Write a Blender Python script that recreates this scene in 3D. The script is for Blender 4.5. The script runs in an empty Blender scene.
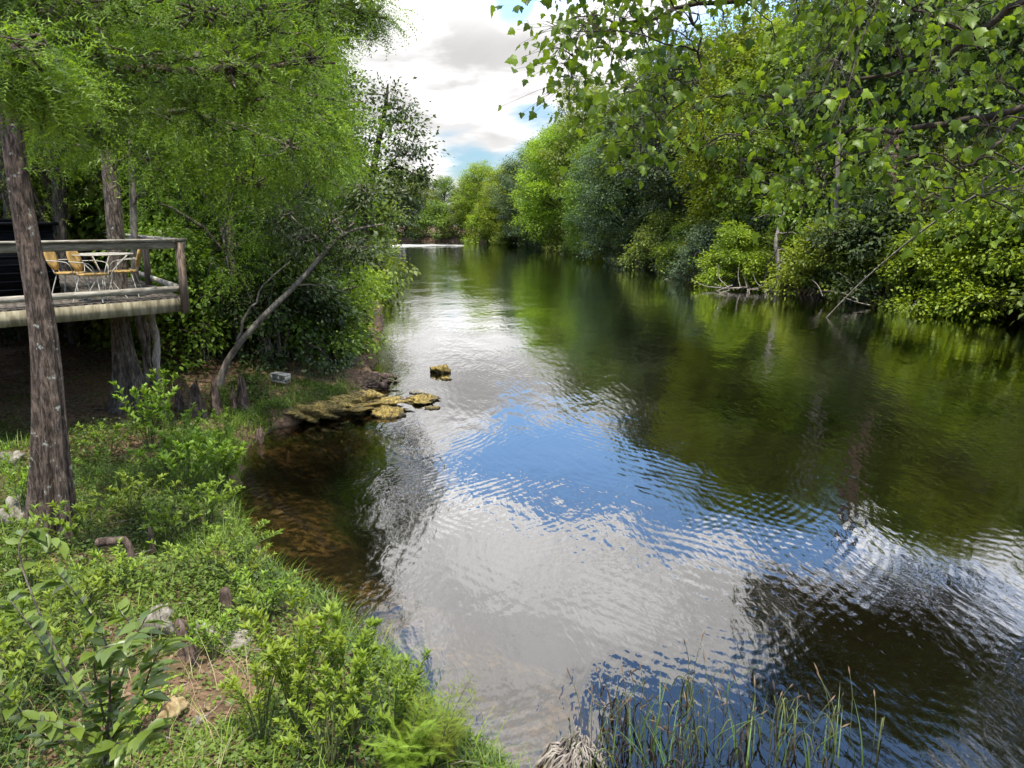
import bpy, math, random
import numpy as np
from mathutils import Vector

SC = bpy.context.scene
COL = SC.collection
R = math.radians
rng = np.random.default_rng(7)

# ------------------------------------------------------------------ camera
H = 4.2; PITCH = R(12.27); FPX = 745.0
cam_d = bpy.data.cameras.new("camera"); cam = bpy.data.objects.new("camera", cam_d); COL.objects.link(cam)
cam.location = (0, 0, H); cam.rotation_euler = (R(90) - PITCH, 0, 0)
cam_d.sensor_width = 36; cam_d.lens = 36 * FPX / 1024; cam_d.clip_start = 0.05; cam_d.clip_end = 6000
SC.camera = cam

# ------------------------------------------------------------------ light
SUN_DIR = Vector((0.08, -0.36, 0.92)).normalized()      # towards the sun
sun_d = bpy.data.lights.new("sun", 'SUN'); sun_d.energy = 4.9; sun_d.angle = R(0.6); sun_d.color = (1, .95, .86)
sun = bpy.data.objects.new("sun", sun_d); COL.objects.link(sun)
sun.rotation_euler = SUN_DIR.to_track_quat('Z', 'Y').to_euler()

W = bpy.data.worlds.new("World"); SC.world = W; W.use_nodes = True
nt = W.node_tree; nt.nodes.clear()
def nd(t, typ, **kw):
    n = t.nodes.new(typ)
    for k, v in kw.items(): setattr(n, k, v)
    return n
def mth(t, op, a, b=None, c=None, clamp=False):
    n = nd(t, 'ShaderNodeMath', operation=op); n.use_clamp = clamp
    for i, v in enumerate((a, b, c)):
        if v is None: continue
        if isinstance(v, (int, float)): n.inputs[i].default_value = v
        else: t.links.new(v, n.inputs[i])
    return n.outputs[0]
def sstep(t, v, a, b, lo=0., hi=1.):
    n = nd(t, 'ShaderNodeMapRange', interpolation_type='SMOOTHSTEP')
    t.links.new(v, n.inputs[0]); n.inputs[1].default_value = a; n.inputs[2].default_value = b
    n.inputs[3].default_value = lo; n.inputs[4].default_value = hi
    return n.outputs[0]
def mixc(t, f, a, b, blend='MIX'):
    n = nd(t, 'ShaderNodeMix', data_type='RGBA', blend_type=blend)
    for s, v in ((0, f), (6, a), (7, b)):
        if isinstance(v, (int, float)): n.inputs[s].default_value = v
        elif isinstance(v, tuple): n.inputs[s].default_value = (*v[:3], 1)
        else: t.links.new(v, n.inputs[s])
    return n.outputs[2]
def noise(t, vec, scale, detail=4, rough=.5, dist=0., dims='3D'):
    n = nd(t, 'ShaderNodeTexNoise', noise_dimensions=dims)
    if vec is not None: t.links.new(vec, n.inputs['Vector'])
    n.inputs['Scale'].default_value = scale; n.inputs['Detail'].default_value = detail
    n.inputs['Roughness'].default_value = rough; n.inputs['Distortion'].default_value = dist
    return n.outputs[0]

sky = nd(nt, 'ShaderNodeTexSky', sky_type='NISHITA', sun_disc=False)
sky.sun_elevation = math.asin(SUN_DIR.z); sky.sun_rotation = math.atan2(SUN_DIR.x, SUN_DIR.y)
tc = nd(nt, 'ShaderNodeTexCoord')
sx = nd(nt, 'ShaderNodeSeparateXYZ'); nt.links.new(tc.outputs['Generated'], sx.inputs[0])
zz = mth(nt, 'MAXIMUM', sx.outputs[2], 0.0)
den = mth(nt, 'ADD', zz, 0.14)
cx = mth(nt, 'DIVIDE', sx.outputs[0], den); cy = mth(nt, 'DIVIDE', sx.outputs[1], den)
cv = nd(nt, 'ShaderNodeCombineXYZ'); nt.links.new(cx, cv.inputs[0]); nt.links.new(cy, cv.inputs[1])
n1 = noise(nt, cv.outputs[0], 1.15, 9, .56, .5)
n2 = noise(nt, cv.outputs[0], 2.0, 10, .58, .25)
cov = n1
def sky_blob(az, el, r0, r1, amp):                       # a clearing or a bank in the cloud deck
    global cov
    d = (math.sin(R(az)) * math.cos(R(el)), math.cos(R(az)) * math.cos(R(el)), math.sin(R(el)))
    v = nd(nt, 'ShaderNodeVectorMath', operation='DOT_PRODUCT')
    nt.links.new(tc.outputs['Generated'], v.inputs[0]); v.inputs[1].default_value = d
    cov = mth(nt, 'ADD', cov, sstep(nt, v.outputs[1], math.cos(R(r1)), math.cos(R(r0)), 0., amp))
SKYB = [(3.5, 18.5, 1.5, 6.5, -.34), (12, 20.5, 1, 6, -.30), (-2, 18, .5, 4, -.16), (21, 21, 1, 6, -.24),
        (2, 29, 3, 12, .30), (-6, 10, 3, 9, .24), (5, 12, 2, 6, .20), (12, 27, 3, 8, .24),
        (-8, 33, .5, 4, -.22), (8.5, 35.5, .4, 3.2, -.34), (21, 39, 4, 13, -.40), (32, 24, 2, 10, .10),
        (0, 14.3, .2, 1.8, -.25), (-4.0, 5.5, .2, 3, -.20), (2, 6.5, .5, 3, -.12), (21, 30, 3, 8, .30), (0, 85, 30, 55, .06), (8, 50, 5, 18, -.1)]
for b in SKYB: sky_blob(*b)
mask = sstep(nt, cov, .36, .60)
thick = sstep(nt, cov, .52, .85)
shade = mth(nt, 'MULTIPLY_ADD', sstep(nt, n2, .38, .64), .42, .72)       # billows
shade = mth(nt, 'SUBTRACT', shade, mth(nt, 'MULTIPLY', thick, .16))
lum = mth(nt, 'MULTIPLY', sstep(nt, zz, .20, .36, 9.0, 31.0), sstep(nt, sx.outputs[1], -.2, .55, .30, 1.))
cl = mth(nt, 'MULTIPLY', shade, lum)
ccol = nd(nt, 'ShaderNodeVectorMath', operation='SCALE'); ccol.inputs[0].default_value = (1, .985, .975)
nt.links.new(cl, ccol.inputs[3])
skyb = nd(nt, 'ShaderNodeVectorMath', operation='MULTIPLY'); nt.links.new(sky.outputs[0], skyb.inputs[0])
bl = sstep(nt, zz, .10, .34, 1.0, 4.0)
cb = nd(nt, 'ShaderNodeCombineXYZ'); nt.links.new(mth(nt, 'MULTIPLY', bl, .80), cb.inputs[0]); nt.links.new(mth(nt, 'MULTIPLY', bl, .98), cb.inputs[1]); nt.links.new(mth(nt, 'MULTIPLY', bl, 1.12), cb.inputs[2])
nt.links.new(cb.outputs[0], skyb.inputs[1])
fin = mixc(nt, mask, skyb.outputs[0], ccol.outputs[0])
bg = nd(nt, 'ShaderNodeBackground'); nt.links.new(fin, bg.inputs[0]); bg.inputs[1].default_value = 0.1
wo = nd(nt, 'ShaderNodeOutputWorld'); nt.links.new(bg.outputs[0], wo.inputs[0])
W.cycles.sampling_method = 'MANUAL'; W.cycles.sample_map_resolution = 512

SC.view_settings.view_transform = 'Standard'; SC.view_settings.look = 'None'
SC.view_settings.exposure = 0.5; SC.view_settings.gamma = 1.0; SC.view_settings.use_curve_mapping = False
cy_ = SC.cycles
cy_.max_bounces = 6; cy_.diffuse_bounces = 3; cy_.glossy_bounces = 3; cy_.transmission_bounces = 3
cy_.transparent_max_bounces = 6; cy_.caustics_reflective = False; cy_.caustics_refractive = False
cy_.use_denoising = True; cy_.sample_clamp_indirect = 6
cy_.use_adaptive_sampling = True; cy_.adaptive_threshold = 0.02

# ------------------------------------------------------------------ geometry helpers
def ray(px, py):
    v = np.array([(px - 512) / FPX, 1.0, (384 - py) / FPX])
    c, s = math.cos(PITCH), math.sin(PITCH)
    return np.array([v[0], v[1] * c + v[2] * s, -v[1] * s + v[2] * c])
def at(px, py, z=0.0):
    r = ray(px, py); t = (z - H) / r[2]
    return np.array([r[0] * t, r[1] * t, z])
def pt(px, py, Y):
    r = ray(px, py); t = Y / r[1]
    return np.array([r[0] * t, Y, H + r[2] * t])

class MB:
    def __init__(s): s.V = []; s.F = []; s.T = []; s.n = 0
    def add(s, V, F, tint=0.5):
        V = np.asarray(V, float).reshape(-1, 3); F = np.asarray(F, int)
        s.V.append(V); s.F.append(F + s.n)
        t = np.full(len(V), tint) if np.isscalar(tint) else np.asarray(tint, float)
        s.T.append(t); s.n += len(V)
    def build(s, name, m, parent=None, smooth=False, loc=None):
        me = bpy.data.meshes.new(name)
        V = np.concatenate(s.V) if s.V else np.zeros((0, 3))
        if loc is not None: V = V - np.asarray(loc, float)
        me.vertices.add(len(V)); me.vertices.foreach_set('co', V.astype(np.float32).ravel())
        loops = np.concatenate([f.ravel() for f in s.F]); cnt = np.concatenate([np.full(len(f), f.shape[1]) for f in s.F])
        st = np.concatenate([[0], np.cumsum(cnt)[:-1]])
        me.loops.add(len(loops)); me.loops.foreach_set('vertex_index', loops.astype(np.int32))
        me.polygons.add(len(cnt)); me.polygons.foreach_set('loop_start', st.astype(np.int32))
        me.polygons.foreach_set('loop_total', cnt.astype(np.int32))
        if smooth: me.polygons.foreach_set('use_smooth', np.ones(len(cnt), bool))
        a = me.attributes.new('tint', 'FLOAT', 'POINT'); a.data.foreach_set('value', np.concatenate(s.T).astype(np.float32))
        me.update(calc_edges=True); me.materials.append(m)
        o = bpy.data.objects.new(name, me); COL.objects.link(o)
        if parent is not None: o.parent = parent
        elif loc is not None: o.location = tuple(loc)
        return o
    # tube along a polyline
    def tube(s, P, rad, k=7, tint=.5, cap=True):
        P = np.asarray(P, float); n = len(P); rad = np.broadcast_to(np.asarray(rad, float), (n,))
        D = np.gradient(P, axis=0); D /= np.linalg.norm(D, axis=1)[:, None] + 1e-9
        up = np.array([0, 0, 1.]) if abs(D[0][2]) < .9 else np.array([1., 0, 0])
        A = np.cross(D, up); A /= np.linalg.norm(A, axis=1)[:, None] + 1e-9
        B = np.cross(D, A)
        th = np.arange(k) * 2 * math.pi / k
        ring = (np.cos(th)[None, :, None] * A[:, None] + np.sin(th)[None, :, None] * B[:, None]) * rad[:, None, None] + P[:, None]
        i = np.arange(n - 1)[:, None] * k; j = np.arange(k)[None]
        q = np.stack([i + j, i + (j + 1) % k, i + k + (j + 1) % k, i + k + j], -1).reshape(-1, 4)
        s.add(ring.reshape(-1, 3), q, tint)
        if cap:
            for r0, Q in ((ring[0], P[0]), (ring[-1], P[-1])):
                s.add(np.vstack([r0, Q]), np.array([[a, (a + 1) % k, k] for a in range(k)]), tint)
    def box(s, c, sz, ax=None, tint=.5, jit=0):
        c = np.asarray(c, float); h = np.asarray(sz, float) / 2
        if ax is None: ax = np.eye(3)
        ax = np.asarray(ax, float)
        co = np.array([[x, y, z] for z in (-1, 1) for y in (-1, 1) for x in (-1, 1)], float) * h
        if jit: co += rng.normal(0, jit, co.shape)
        V = c + co @ ax
        s.add(V, [[0, 2, 3, 1], [4, 5, 7, 6], [0, 1, 5, 4], [2, 6, 7, 3], [0, 4, 6, 2], [1, 3, 7, 5]], tint)
    def beam(s, a, b, w, h, tint=.5, up=(0, 0, 1)):          # board from a to b
        a = np.asarray(a, float); b = np.asarray(b, float); d = b - a; L = np.linalg.norm(d); d /= L
        sd = np.cross(d, up); sd /= np.linalg.norm(sd) + 1e-9; u = np.cross(sd, d)
        s.box((a + b) / 2, (L, w, h), np.array([d, sd, u]), tint)

def smooth_path(P, n=10, wob=0.):
    P = np.asarray(P, float); t = np.linspace(0, len(P) - 1, n)
    out = []
    for v in t:
        i = min(int(v), len(P) - 2); f = v - i
        p0 = P[max(i - 1, 0)]; p1 = P[i]; p2 = P[i + 1]; p3 = P[min(i + 2, len(P) - 1)]
        out.append(.5 * ((2 * p1) + (-p0 + p2) * f + (2 * p0 - 5 * p1 + 4 * p2 - p3) * f * f + (-p0 + 3 * p1 - 3 * p2 + p3) * f ** 3))
    out = np.array(out)
    if wob: out[1:] += rng.normal(0, wob, out[1:].shape)
    return out

def unit(v): return v / (np.linalg.norm(v, axis=-1, keepdims=True) + 1e-9)

# leaf templates: x along the leaf, y across, z up
T_QUAD = (np.array([[0, 0, 0], [.5, .30, .06], [1, 0, -.08], [.45, -.30, .06]]), [np.array([[0, 3, 2, 1]])])
T_LEAF = (np.array([[0, 0, 0], [.22, .17, .05], [.55, .2, .05], [1, 0, -.1], [.55, -.2, .05], [.22, -.17, .05], [.25, 0, 0], [.58, 0, -.01]]),
          [np.array([[6, 7, 2, 1], [6, 5, 4, 7]]), np.array([[0, 6, 1], [0, 5, 6], [7, 3, 2], [7, 4, 3]])])
def mk_maple():
    half = [(0, 0), (-.04, .14), (-.06, .32), (.08, .38), (.22, .56), (.36, .40), (.48, .28), (.60, .30), (.76, .16), (1.0, 0)]
    P = half + [(x, -y) for x, y in half[-2:0:-1]]
    V = [(x * .9, y * .9, -.28 * abs(y) - .25 * x * x) for x, y in P]; V.append((.38, 0, 0)); c = len(P)
    return np.array(V), [np.array([[i, (i + 1) % c, c] for i in range(c)])]
T_MAPLE = mk_maple()
def mk_frond(n, w, l, taper=True, droop=.25, jit=0., seed=1):
    V = []; F = []; rj = np.random.default_rng(seed)
    for i in range(n):
        x = .06 + .94 * i / (n - 1)
        L = l * (math.sin(math.pi * (.12 + .8 * x)) if taper else 1)
        for sgn in (-1, 1):
            z = -droop * x * x; b = len(V); L = L * (1 + jit * rj.normal(0, .5)); a = rj.normal(0, .3) * jit; zz_ = rj.normal(0, .12) * jit
            V += [(x - w, 0, z), (x + L * (.30 + a * .5), sgn * L * .55 - sgn * w * .3, z - .02 + zz_ * .5), (x + L * (.55 + a), sgn * L, z - .06 + zz_), (x + w, sgn * w * .1, z)]
            F.append([b, b + 1, b + 2, b + 3] if sgn > 0 else [b + 3, b + 2, b + 1, b])
    b = len(V); V += [(0, -.008, 0), (0, .008, 0), (1, .004, -droop), (1, -.004, -droop)]; F.append([b, b + 1, b + 2, b + 3])
    return np.array(V), [np.array(F)]
T_FROND = mk_frond(6, .045, .34, jit=1., droop=.35)
T_FROND_S = mk_frond(5, .06, .40, jit=1., droop=.3, seed=5)
T_FERN = mk_frond(16, .022, .22, droop=.5)

def scatter(mb, T, P, D, N, S, tint):
    P = np.asarray(P, float); D = unit(np.asarray(D, float)); N = np.asarray(N, float)
    N = unit(N - (N * D).sum(1)[:, None] * D); B = np.cross(N, D); V, FF = T
    S = np.broadcast_to(np.asarray(S, float), (len(P),))
    X = P[:, None] + S[:, None, None] * (V[None, :, 0:1] * D[:, None] + V[None, :, 1:2] * B[:, None] + V[None, :, 2:3] * N[:, None])
    k = len(V); n = len(P); base = mb.n
    first = True
    for F in FF:
        idx = (np.arange(n)[:, None, None] * k + F[None]).reshape(-1, F.shape[1])
        if first:
            mb.add(X.reshape(-1, 3), idx, np.repeat(np.broadcast_to(tint, (n,)), k)); first = False
        else: mb.F.append(idx + base)

def rnd_dir(n): return unit(rng.normal(size=(n, 3)))

def lobe_leaves(mb, wood, lobes, n_spray, per, size, T=T_QUAD, sig=.28, droop=.35, shell=.62, horiz=.0, twigs=.12, tintc=None):
    """lobes: (centre, radii). Leaves gather in sprays near each lobe's surface."""
    for (c, r) in lobes:
        c = np.asarray(c, float); r = np.asarray(r, float) * np.ones(3)
        d = rnd_dir(n_spray); d[:, 2] = d[:, 2] * .9 + .08
        rad = shell + (1 - shell) * rng.random(n_spray) ** .5 + rng.normal(0, .07, n_spray)
        S = c + d * rad[:, None] * r
        st = np.clip(rng.normal(.5, .25, n_spray), 0, 1)
        n = n_spray * per
        sc = sig * (0.6 + .8 * rng.random(n_spray))
        off = rng.normal(size=(n, 3)) * np.repeat(sc, per)[:, None] * np.array([1, 1, .6])
        P = np.repeat(S, per, 0) + off
        out = np.repeat(d, per, 0)
        D = unit(off) * .6 + out * .7 + rng.normal(0, .35, (n, 3)); D[:, 2] -= droop; 
        if horiz: D[:, 2] *= (1 - horiz)
        N = rng.normal(0, .45, (n, 3)) + out * .4; N[:, 2] += .9
        sz = size * (.65 + .7 * rng.random(n))
        tint = np.clip(np.repeat(st, per) + rng.normal(0, .13, n), 0, 1)
        scatter(mb, T, P, D, N, sz, tint)
        if wood is not None and twigs:
            for i in range(int(n_spray * twigs)):
                m = c + (S[i] - c) * .5 + rng.normal(0, .12, 3)
                wood.tube(smooth_path([c, m, S[i]], 5), np.linspace(.022, .006, 5), 4, cap=False)

# ------------------------------------------------------------------ materials
def mat(name):
    m = bpy.data.materials.new(name); m.use_nodes = True; t = m.node_tree
    b = t.nodes['Principled BSDF']; return m, t, b
def bump(t, h, strength, dist=.02):
    n = nd(t, 'ShaderNodeBump'); n.inputs['Strength'].default_value = strength; n.inputs['Distance'].default_value = dist
    t.links.new(h, n.inputs['Height']); return n.outputs[0]
def leaf_mat(name, c1, c2, trans=.42, rough=.5, spec=.4, var=.25):
    m, t, b = mat(name)
    at_ = nd(t, 'ShaderNodeAttribute', attribute_name='tint')
    geo = nd(t, 'ShaderNodeNewGeometry')
    nz = noise(t, geo.outputs['Position'], .55, 3, .6)
    f = mth(t, 'ADD', at_.outputs['Fac'], mth(t, 'MULTIPLY_ADD', nz, 1.4, -.72), clamp=True)
    c = mixc(t, f, c1, c2)
    oi = nd(t, 'ShaderNodeObjectInfo')
    hs = nd(t, 'ShaderNodeHueSaturation'); t.links.new(c, hs.inputs['Color'])
    t.links.new(mth(t, 'MULTIPLY_ADD', oi.outputs['Random'], var * .12, .5 - var * .06), hs.inputs['Hue'])
    t.links.new(mth(t, 'MULTIPLY_ADD', oi.outputs['Random'], var * 1.2, 1 - var * .6), hs.inputs['Value'])
    t.links.new(hs.outputs[0], b.inputs['Base Color'])
    b.inputs['Roughness'].default_value = rough; b.inputs['Specular IOR Level'].default_value = spec
    tr = nd(t, 'ShaderNodeBsdfTranslucent')
    tcg = mixc(t, 1.0, hs.outputs[0], (1.25, 1.2, .55), 'MULTIPLY'); t.links.new(tcg, tr.inputs[0])
    mx = nd(t, 'ShaderNodeMixShader'); mx.inputs[0].default_value = trans
    t.links.new(b.outputs[0], mx.inputs[1]); t.links.new(tr.outputs[0], mx.inputs[2])
    t.links.new(mx.outputs[0], t.nodes['Material Output'].inputs[0])
    return m
def solid(name, c1, c2, scale=6, stretch=(1, 1, 1), rough=.85, bmp=.5, bd=.02, spots=None, detail=8, spec=.3, coord='Object', metallic=0):
    m, t, b = mat(name)
    tc = nd(t, 'ShaderNodeTexCoord'); mp = nd(t, 'ShaderNodeMapping'); t.links.new(tc.outputs[coord], mp.inputs[0]); mp.inputs['Scale'].default_value = stretch
    n1 = noise(t, mp.outputs[0], scale, detail, .62, .3)
    c = mixc(t, sstep(t, n1, .38, .62), c1, c2)
    n3 = noise(t, tc.outputs[coord], scale * .23, 3, .5)
    c = mixc(t, sstep(t, n3, .35, .7, 0, .5), c, tuple(x * .55 for x in c1))
    if spots:
        n2 = noise(t, tc.outputs[coord], spots[1], 5, .6); c = mixc(t, sstep(t, n2, spots[2], spots[2] + .05), c, spots[0])
    t.links.new(c, b.inputs['Base Color']); b.inputs['Roughness'].default_value = rough
    b.inputs['Specular IOR Level'].default_value = spec; b.inputs['Metallic'].default_value = metallic
    if bmp: t.links.new(bump(t, n1, bmp, bd), b.inputs['Normal'])
    return m
M = {}
M['bright'] = leaf_mat('leaf_bright', (.12, .19, .014), (.33, .43, .03))
M['mid'] = leaf_mat('leaf_mid', (.065, .12, .014), (.24, .33, .035))
M['dark'] = leaf_mat('leaf_dark', (.026, .048, .016), (.095, .14, .04))
M['blue'] = leaf_mat('leaf_bluegreen', (.045, .08, .04), (.14, .20, .10))
M['olive'] = leaf_mat('leaf_olive', (.08, .12, .02), (.25, .32, .045))
M['cypress'] = leaf_mat('leaf_cypress', (.035, .085, .012), (.25, .40, .035), trans=.5, var=.06)
M['maple'] = leaf_mat('leaf_maple', (.045, .095, .015), (.24, .37, .03), trans=.55, var=.06, rough=.42)
M['weed'] = leaf_mat('leaf_weed', (.035, .08, .012), (.26, .37, .035), trans=.4)
M['cover'] = leaf_mat('leaf_cover', (.02, .05, .010), (.15, .225, .03), trans=.3)
M['sapling'] = leaf_mat('leaf_sapling', (.06, .105, .02), (.16, .22, .03), trans=.3, rough=.35)
M['fern'] = leaf_mat('leaf_fern', (.12, .19, .015), (.27, .36, .03), trans=.4)
M['reed'] = leaf_mat('reed_blade', (.035, .07, .015), (.12, .19, .04), trans=.25)
M['dead'] = leaf_mat('dead_leaf', (.09, .05, .025), (.24, .16, .09), trans=.1)
M['bark'] = solid('bark_grey_brown', (.055, .042, .032), (.22, .18, .145), 24, (1, 1, .3), bmp=1., bd=.05, spots=((.40, .41, .36), 7.0, .66))
M['bark_dark'] = solid('bark_dark', (.03, .024, .019), (.12, .10, .08), 20, (1, 1, .3), bmp=.8, bd=.04, spots=((.30, .31, .27), 6.0, .68))
M['bark_flute'] = solid('bark_fluted', (.05, .036, .027), (.24, .175, .135), 34, (1, 1, .20), bmp=1., bd=.08, spots=((.42, .43, .37), 9.0, .62))
M['bark_pale'] = solid('bark_pale', (.12, .10, .08), (.27, .24, .20), 10, (1, 1, .3), bmp=.6)
M['twig'] = solid('twig_dark', (.03, .024, .018), (.09, .07, .05), 12, bmp=.3)
M['dead_wood'] = solid('dead_wood_grey', (.16, .13, .11), (.38, .34, .29), 14, (1, 1, .25), bmp=.9)
M['knee'] = solid('knee_bark', (.05, .032, .024), (.17, .12, .095), 16, (1, 1, .3), bmp=1., bd=.03)
M['plank'] = solid('deck_plank', (.06, .05, .04), (.17, .145, .12), 14, (1, 1, 1), bmp=.15, coord='Object')
M['rail'] = solid('rail_board', (.30, .27, .22), (.56, .52, .44), 9, (.5, .5, 3.), bmp=.5)
M['fascia'] = solid('fascia_board', (.22, .19, .12), (.44, .39, .27), 5, (2.5, 2.5, .5), bmp=.3, spots=((.10, .09, .05), 2.2, .60))
M['post'] = solid('post_brown', (.13, .09, .06), (.27, .20, .15), 9, (3, 3, .3), bmp=.5)
M['wire'] = solid('wire_white', (.42, .40, .35), (.58, .56, .50), 20, rough=.4, bmp=0, spots=((.35, .22, .12), 30, .68))
M['pad'] = solid('chair_tan', (.40, .25, .08), (.56, .38, .14), 30, rough=.5, bmp=.1)
M['hut'] = solid('dark_screen', (.006, .007, .009), (.013, .014, .017), 4, (1, 1, 6), rough=1., bmp=0, spec=0.)
M['algae'] = solid('rock_algae_ochre', (.13, .095, .03), (.44, .32, .09), 16, rough=.9, bmp=1., bd=.06, spots=((.05, .04, .022), 4.2, .60))
M['rock'] = solid('limestone', (.13, .115, .085), (.36, .33, .27), 8, rough=.9, bmp=.9, bd=.04, spots=((.13, .12, .08), 5, .6))
M['stone_wet'] = solid('wet_brown_stone', (.05, .04, .025), (.16, .12, .07), 12, rough=.6)
M['rock_yellow'] = solid('limestone_yellow', (.18, .12, .05), (.44, .34, .19), 9, rough=.9, bmp=.8, bd=.03)
ta = M['algae'].node_tree; ba = ta.nodes['Principled BSDF']; ca = ba.inputs['Base Color'].links[0].from_socket
ga = nd(ta, 'ShaderNodeNewGeometry'); sa = nd(ta, 'ShaderNodeSeparateXYZ'); ta.links.new(ga.outputs['Position'], sa.inputs[0])
va = nd(ta, 'ShaderNodeTexVoronoi', feature='DISTANCE_TO_EDGE'); ta.links.new(ga.outputs['Position'], va.inputs['Vector']); va.inputs['Scale'].default_value = 3.5
ck = sstep(ta, mth(ta, 'ADD', va.outputs[0], mth(ta, 'MULTIPLY_ADD', noise(ta, ga.outputs['Position'], 9, 4, .6), .1, -.05)), .0, .03, 1., 0.)
cb_ = mixc(ta, ck, ca, (.035, .028, .016)); cb_ = mixc(ta, sstep(ta, mth(ta, 'ADD', sa.outputs[2], mth(ta, 'MULTIPLY_ADD', noise(ta, ga.outputs['Position'], 5, 3, .6), .08, -.04)), .02, .055, .85, 0.), cb_, (.03, .026, .014))
ta.links.new(cb_, ba.inputs['Base Color'])   # cracks and the wet tide line
M['block'] = solid('concrete_block', (.28, .27, .23), (.42, .41, .36), 30, bmp=.3)

# ------------------------------------------------------------------ river outline
def px_pts(L): return [tuple(at(x, y)[:2]) for x, y in L]
LEFT = [(20, -30), (14, -4), (8, 2.3), (5, 2.9), (2.2, 3.4), (.9, 4.0), (.15, 4.75)] + \
    px_pts([(470, 742), (432, 705), (395, 668), (345, 628), (300, 598), (262, 570), (243, 535), (236, 490), (244, 452), (275, 428), (318, 415), (352, 402), (378, 388), (372, 360)]) + \
    [(-4.8, 27), (-5.7, 33), (-7.6, 42), (-11, 60), (-17, 88), (-27, 112), (-60, 118), (-300, 118)]
RIGHT = [(-300, 172), (-60, 168), (-16, 166), (-4, 158), (3, 146), (8, 130), (11.5, 105), (13.2, 84), (14.3, 66), (15.8, 50), (19, 40), (23, 33.2), (20, 26), (17, 20), (18, 9), (24, 0), (32, -30)]
POLY = np.array(LEFT + RIGHT)
def sdist(X, Y):
    """signed distance to the river: negative in the water"""
    sh = X.shape; Q = np.stack([X.ravel(), Y.ravel()], -1); best = np.full(len(Q), 1e9); ins = np.zeros(len(Q), bool)
    n = len(POLY)
    for i in range(n):
        a = POLY[i]; b = POLY[(i + 1) % n]; e = b - a
        t = np.clip(((Q - a) @ e) / (e @ e), 0, 1); d = np.linalg.norm(Q - (a + t[:, None] * e), axis=1); best = np.minimum(best, d)
        c = ((a[1] > Q[:, 1]) != (b[1] > Q[:, 1])); xi = a[0] + (Q[:, 1] - a[1]) / (e[1] if abs(e[1]) > 1e-9 else 1e-9) * e[0]
        ins ^= c & (Q[:, 0] < xi)
    return np.where(ins, -best, best).reshape(sh)
def vnoise(X, Y, s, seed=0):
    r = np.random.default_rng(seed); o = 0
    for k in range(7):
        th = r.random() * 6.283; ph = r.random() * 6.283; f = s * (.6 + 1.1 * r.random())
        o = o + np.sin(X * f * math.cos(th) + Y * f * math.sin(th) + ph)
    return o / 4
def height(X, Y):
    X = np.asarray(X, float); Y = np.asarray(Y, float)
    sd = sdist(X, Y) + (.15 * vnoise(X, Y, 3.2, 3) + .10 * vnoise(X, Y, 8., 33)) * (np.hypot(X, Y) < 60)
    left = (X < 2) & (Y < 60)
    land = .30 * np.clip(sd / .28, 0, 1) ** .7 + .28 * np.clip((sd - .2) / 1.6, 0, 1) + .42 * np.clip((sd - 1.5) / 7, 0, 1) + .8 * np.clip((sd - 8) / 40, 0, 1)
    land = land + (.05 * vnoise(X, Y, 1.5, 4) + .025 * vnoise(X, Y, 5, 5)) * np.clip(sd / 1., 0, 1)
    land = land + np.where(left, 0, .35 * np.clip(sd / .6, 0, 1))
    near = (np.hypot(X + 2.5, Y - 10) < 9)
    dep = np.where(near & (X < 1), .10 + .13 * np.clip(-sd / .6, 0, 1) + .32 * np.clip((-sd - .6) / 1.3, 0, 1) + 2.2 * np.clip((-sd - 1.4) / 2.2, 0, 1),
                   .3 + 1.8 * np.clip(-sd / 2., 0, 1))
    dep = dep + .03 * vnoise(X, Y, 7, 8)
    return np.where(sd > 0, land, -dep * np.clip(-sd / .15, 0, 1))
def gz(x, y): return float(height(np.array([x]), np.array([y]))[0])

# ground as one sheet
def dense(lo, hi, step, far, k):
    mid = np.arange(lo, hi, step); g = step * 1.18 ** np.arange(k); a = np.cumsum(g)
    return np.concatenate([(lo - a)[::-1], mid, hi + a])
gx = dense(-13, 4, .09, 0, 40); gy = dense(2, 24, .09, 0, 40)
gx = gx[(gx > -900) & (gx < 900)]; gy = gy[(gy > -200) & (gy < 1500)]
gx = np.unique(np.concatenate([gx, np.arange(4, 34, .8)])); gy = np.unique(np.concatenate([gy, np.arange(24, 180, 1.2)]))
GX, GY = np.meshgrid(gx, gy); GZ = height(GX, GY)
mb = MB(); ny, nx = GX.shape; ii = np.arange(ny - 1)[:, None] * nx + np.arange(nx - 1)[None]
mb.add(np.stack([GX, GY, GZ], -1).reshape(-1, 3), np.stack([ii, ii + 1, ii + nx + 1, ii + nx], -1).reshape(-1, 4))
m, t, b = mat('ground_soil_and_bed')
geo = nd(t, 'ShaderNodeNewGeometry'); sp = nd(t, 'ShaderNodeSeparateXYZ'); t.links.new(geo.outputs['Position'], sp.inputs[0])
na = noise(t, geo.outputs['Position'], 9, 8, .65); nb = noise(t, geo.outputs['Position'], 1.1, 5, .6); nv = nd(t, 'ShaderNodeTexVoronoi'); t.links.new(geo.outputs['Position'], nv.inputs['Vector']); nv.inputs['Scale'].default_value = 16
soil = mixc(t, sstep(t, na, .35, .68), (.045, .028, .018), (.19, .12, .075))
soil = mixc(t, mth(t, 'MULTIPLY', nv.outputs['Color'], .45), soil, (.24, .15, .09))
soil = mixc(t, sstep(t, nb, .5, .7, 0, .6), soil, (.06, .075, .025))
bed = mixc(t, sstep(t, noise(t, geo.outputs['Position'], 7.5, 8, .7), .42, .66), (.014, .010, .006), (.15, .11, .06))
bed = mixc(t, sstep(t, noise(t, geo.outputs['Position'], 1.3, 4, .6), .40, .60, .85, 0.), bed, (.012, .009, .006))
deep = sstep(t, mth(t, 'ADD', sp.outputs[2], mth(t, 'MULTIPLY_ADD', nb, 1.0, -.5)), -.80, -.15, 1., 0.)
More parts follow.
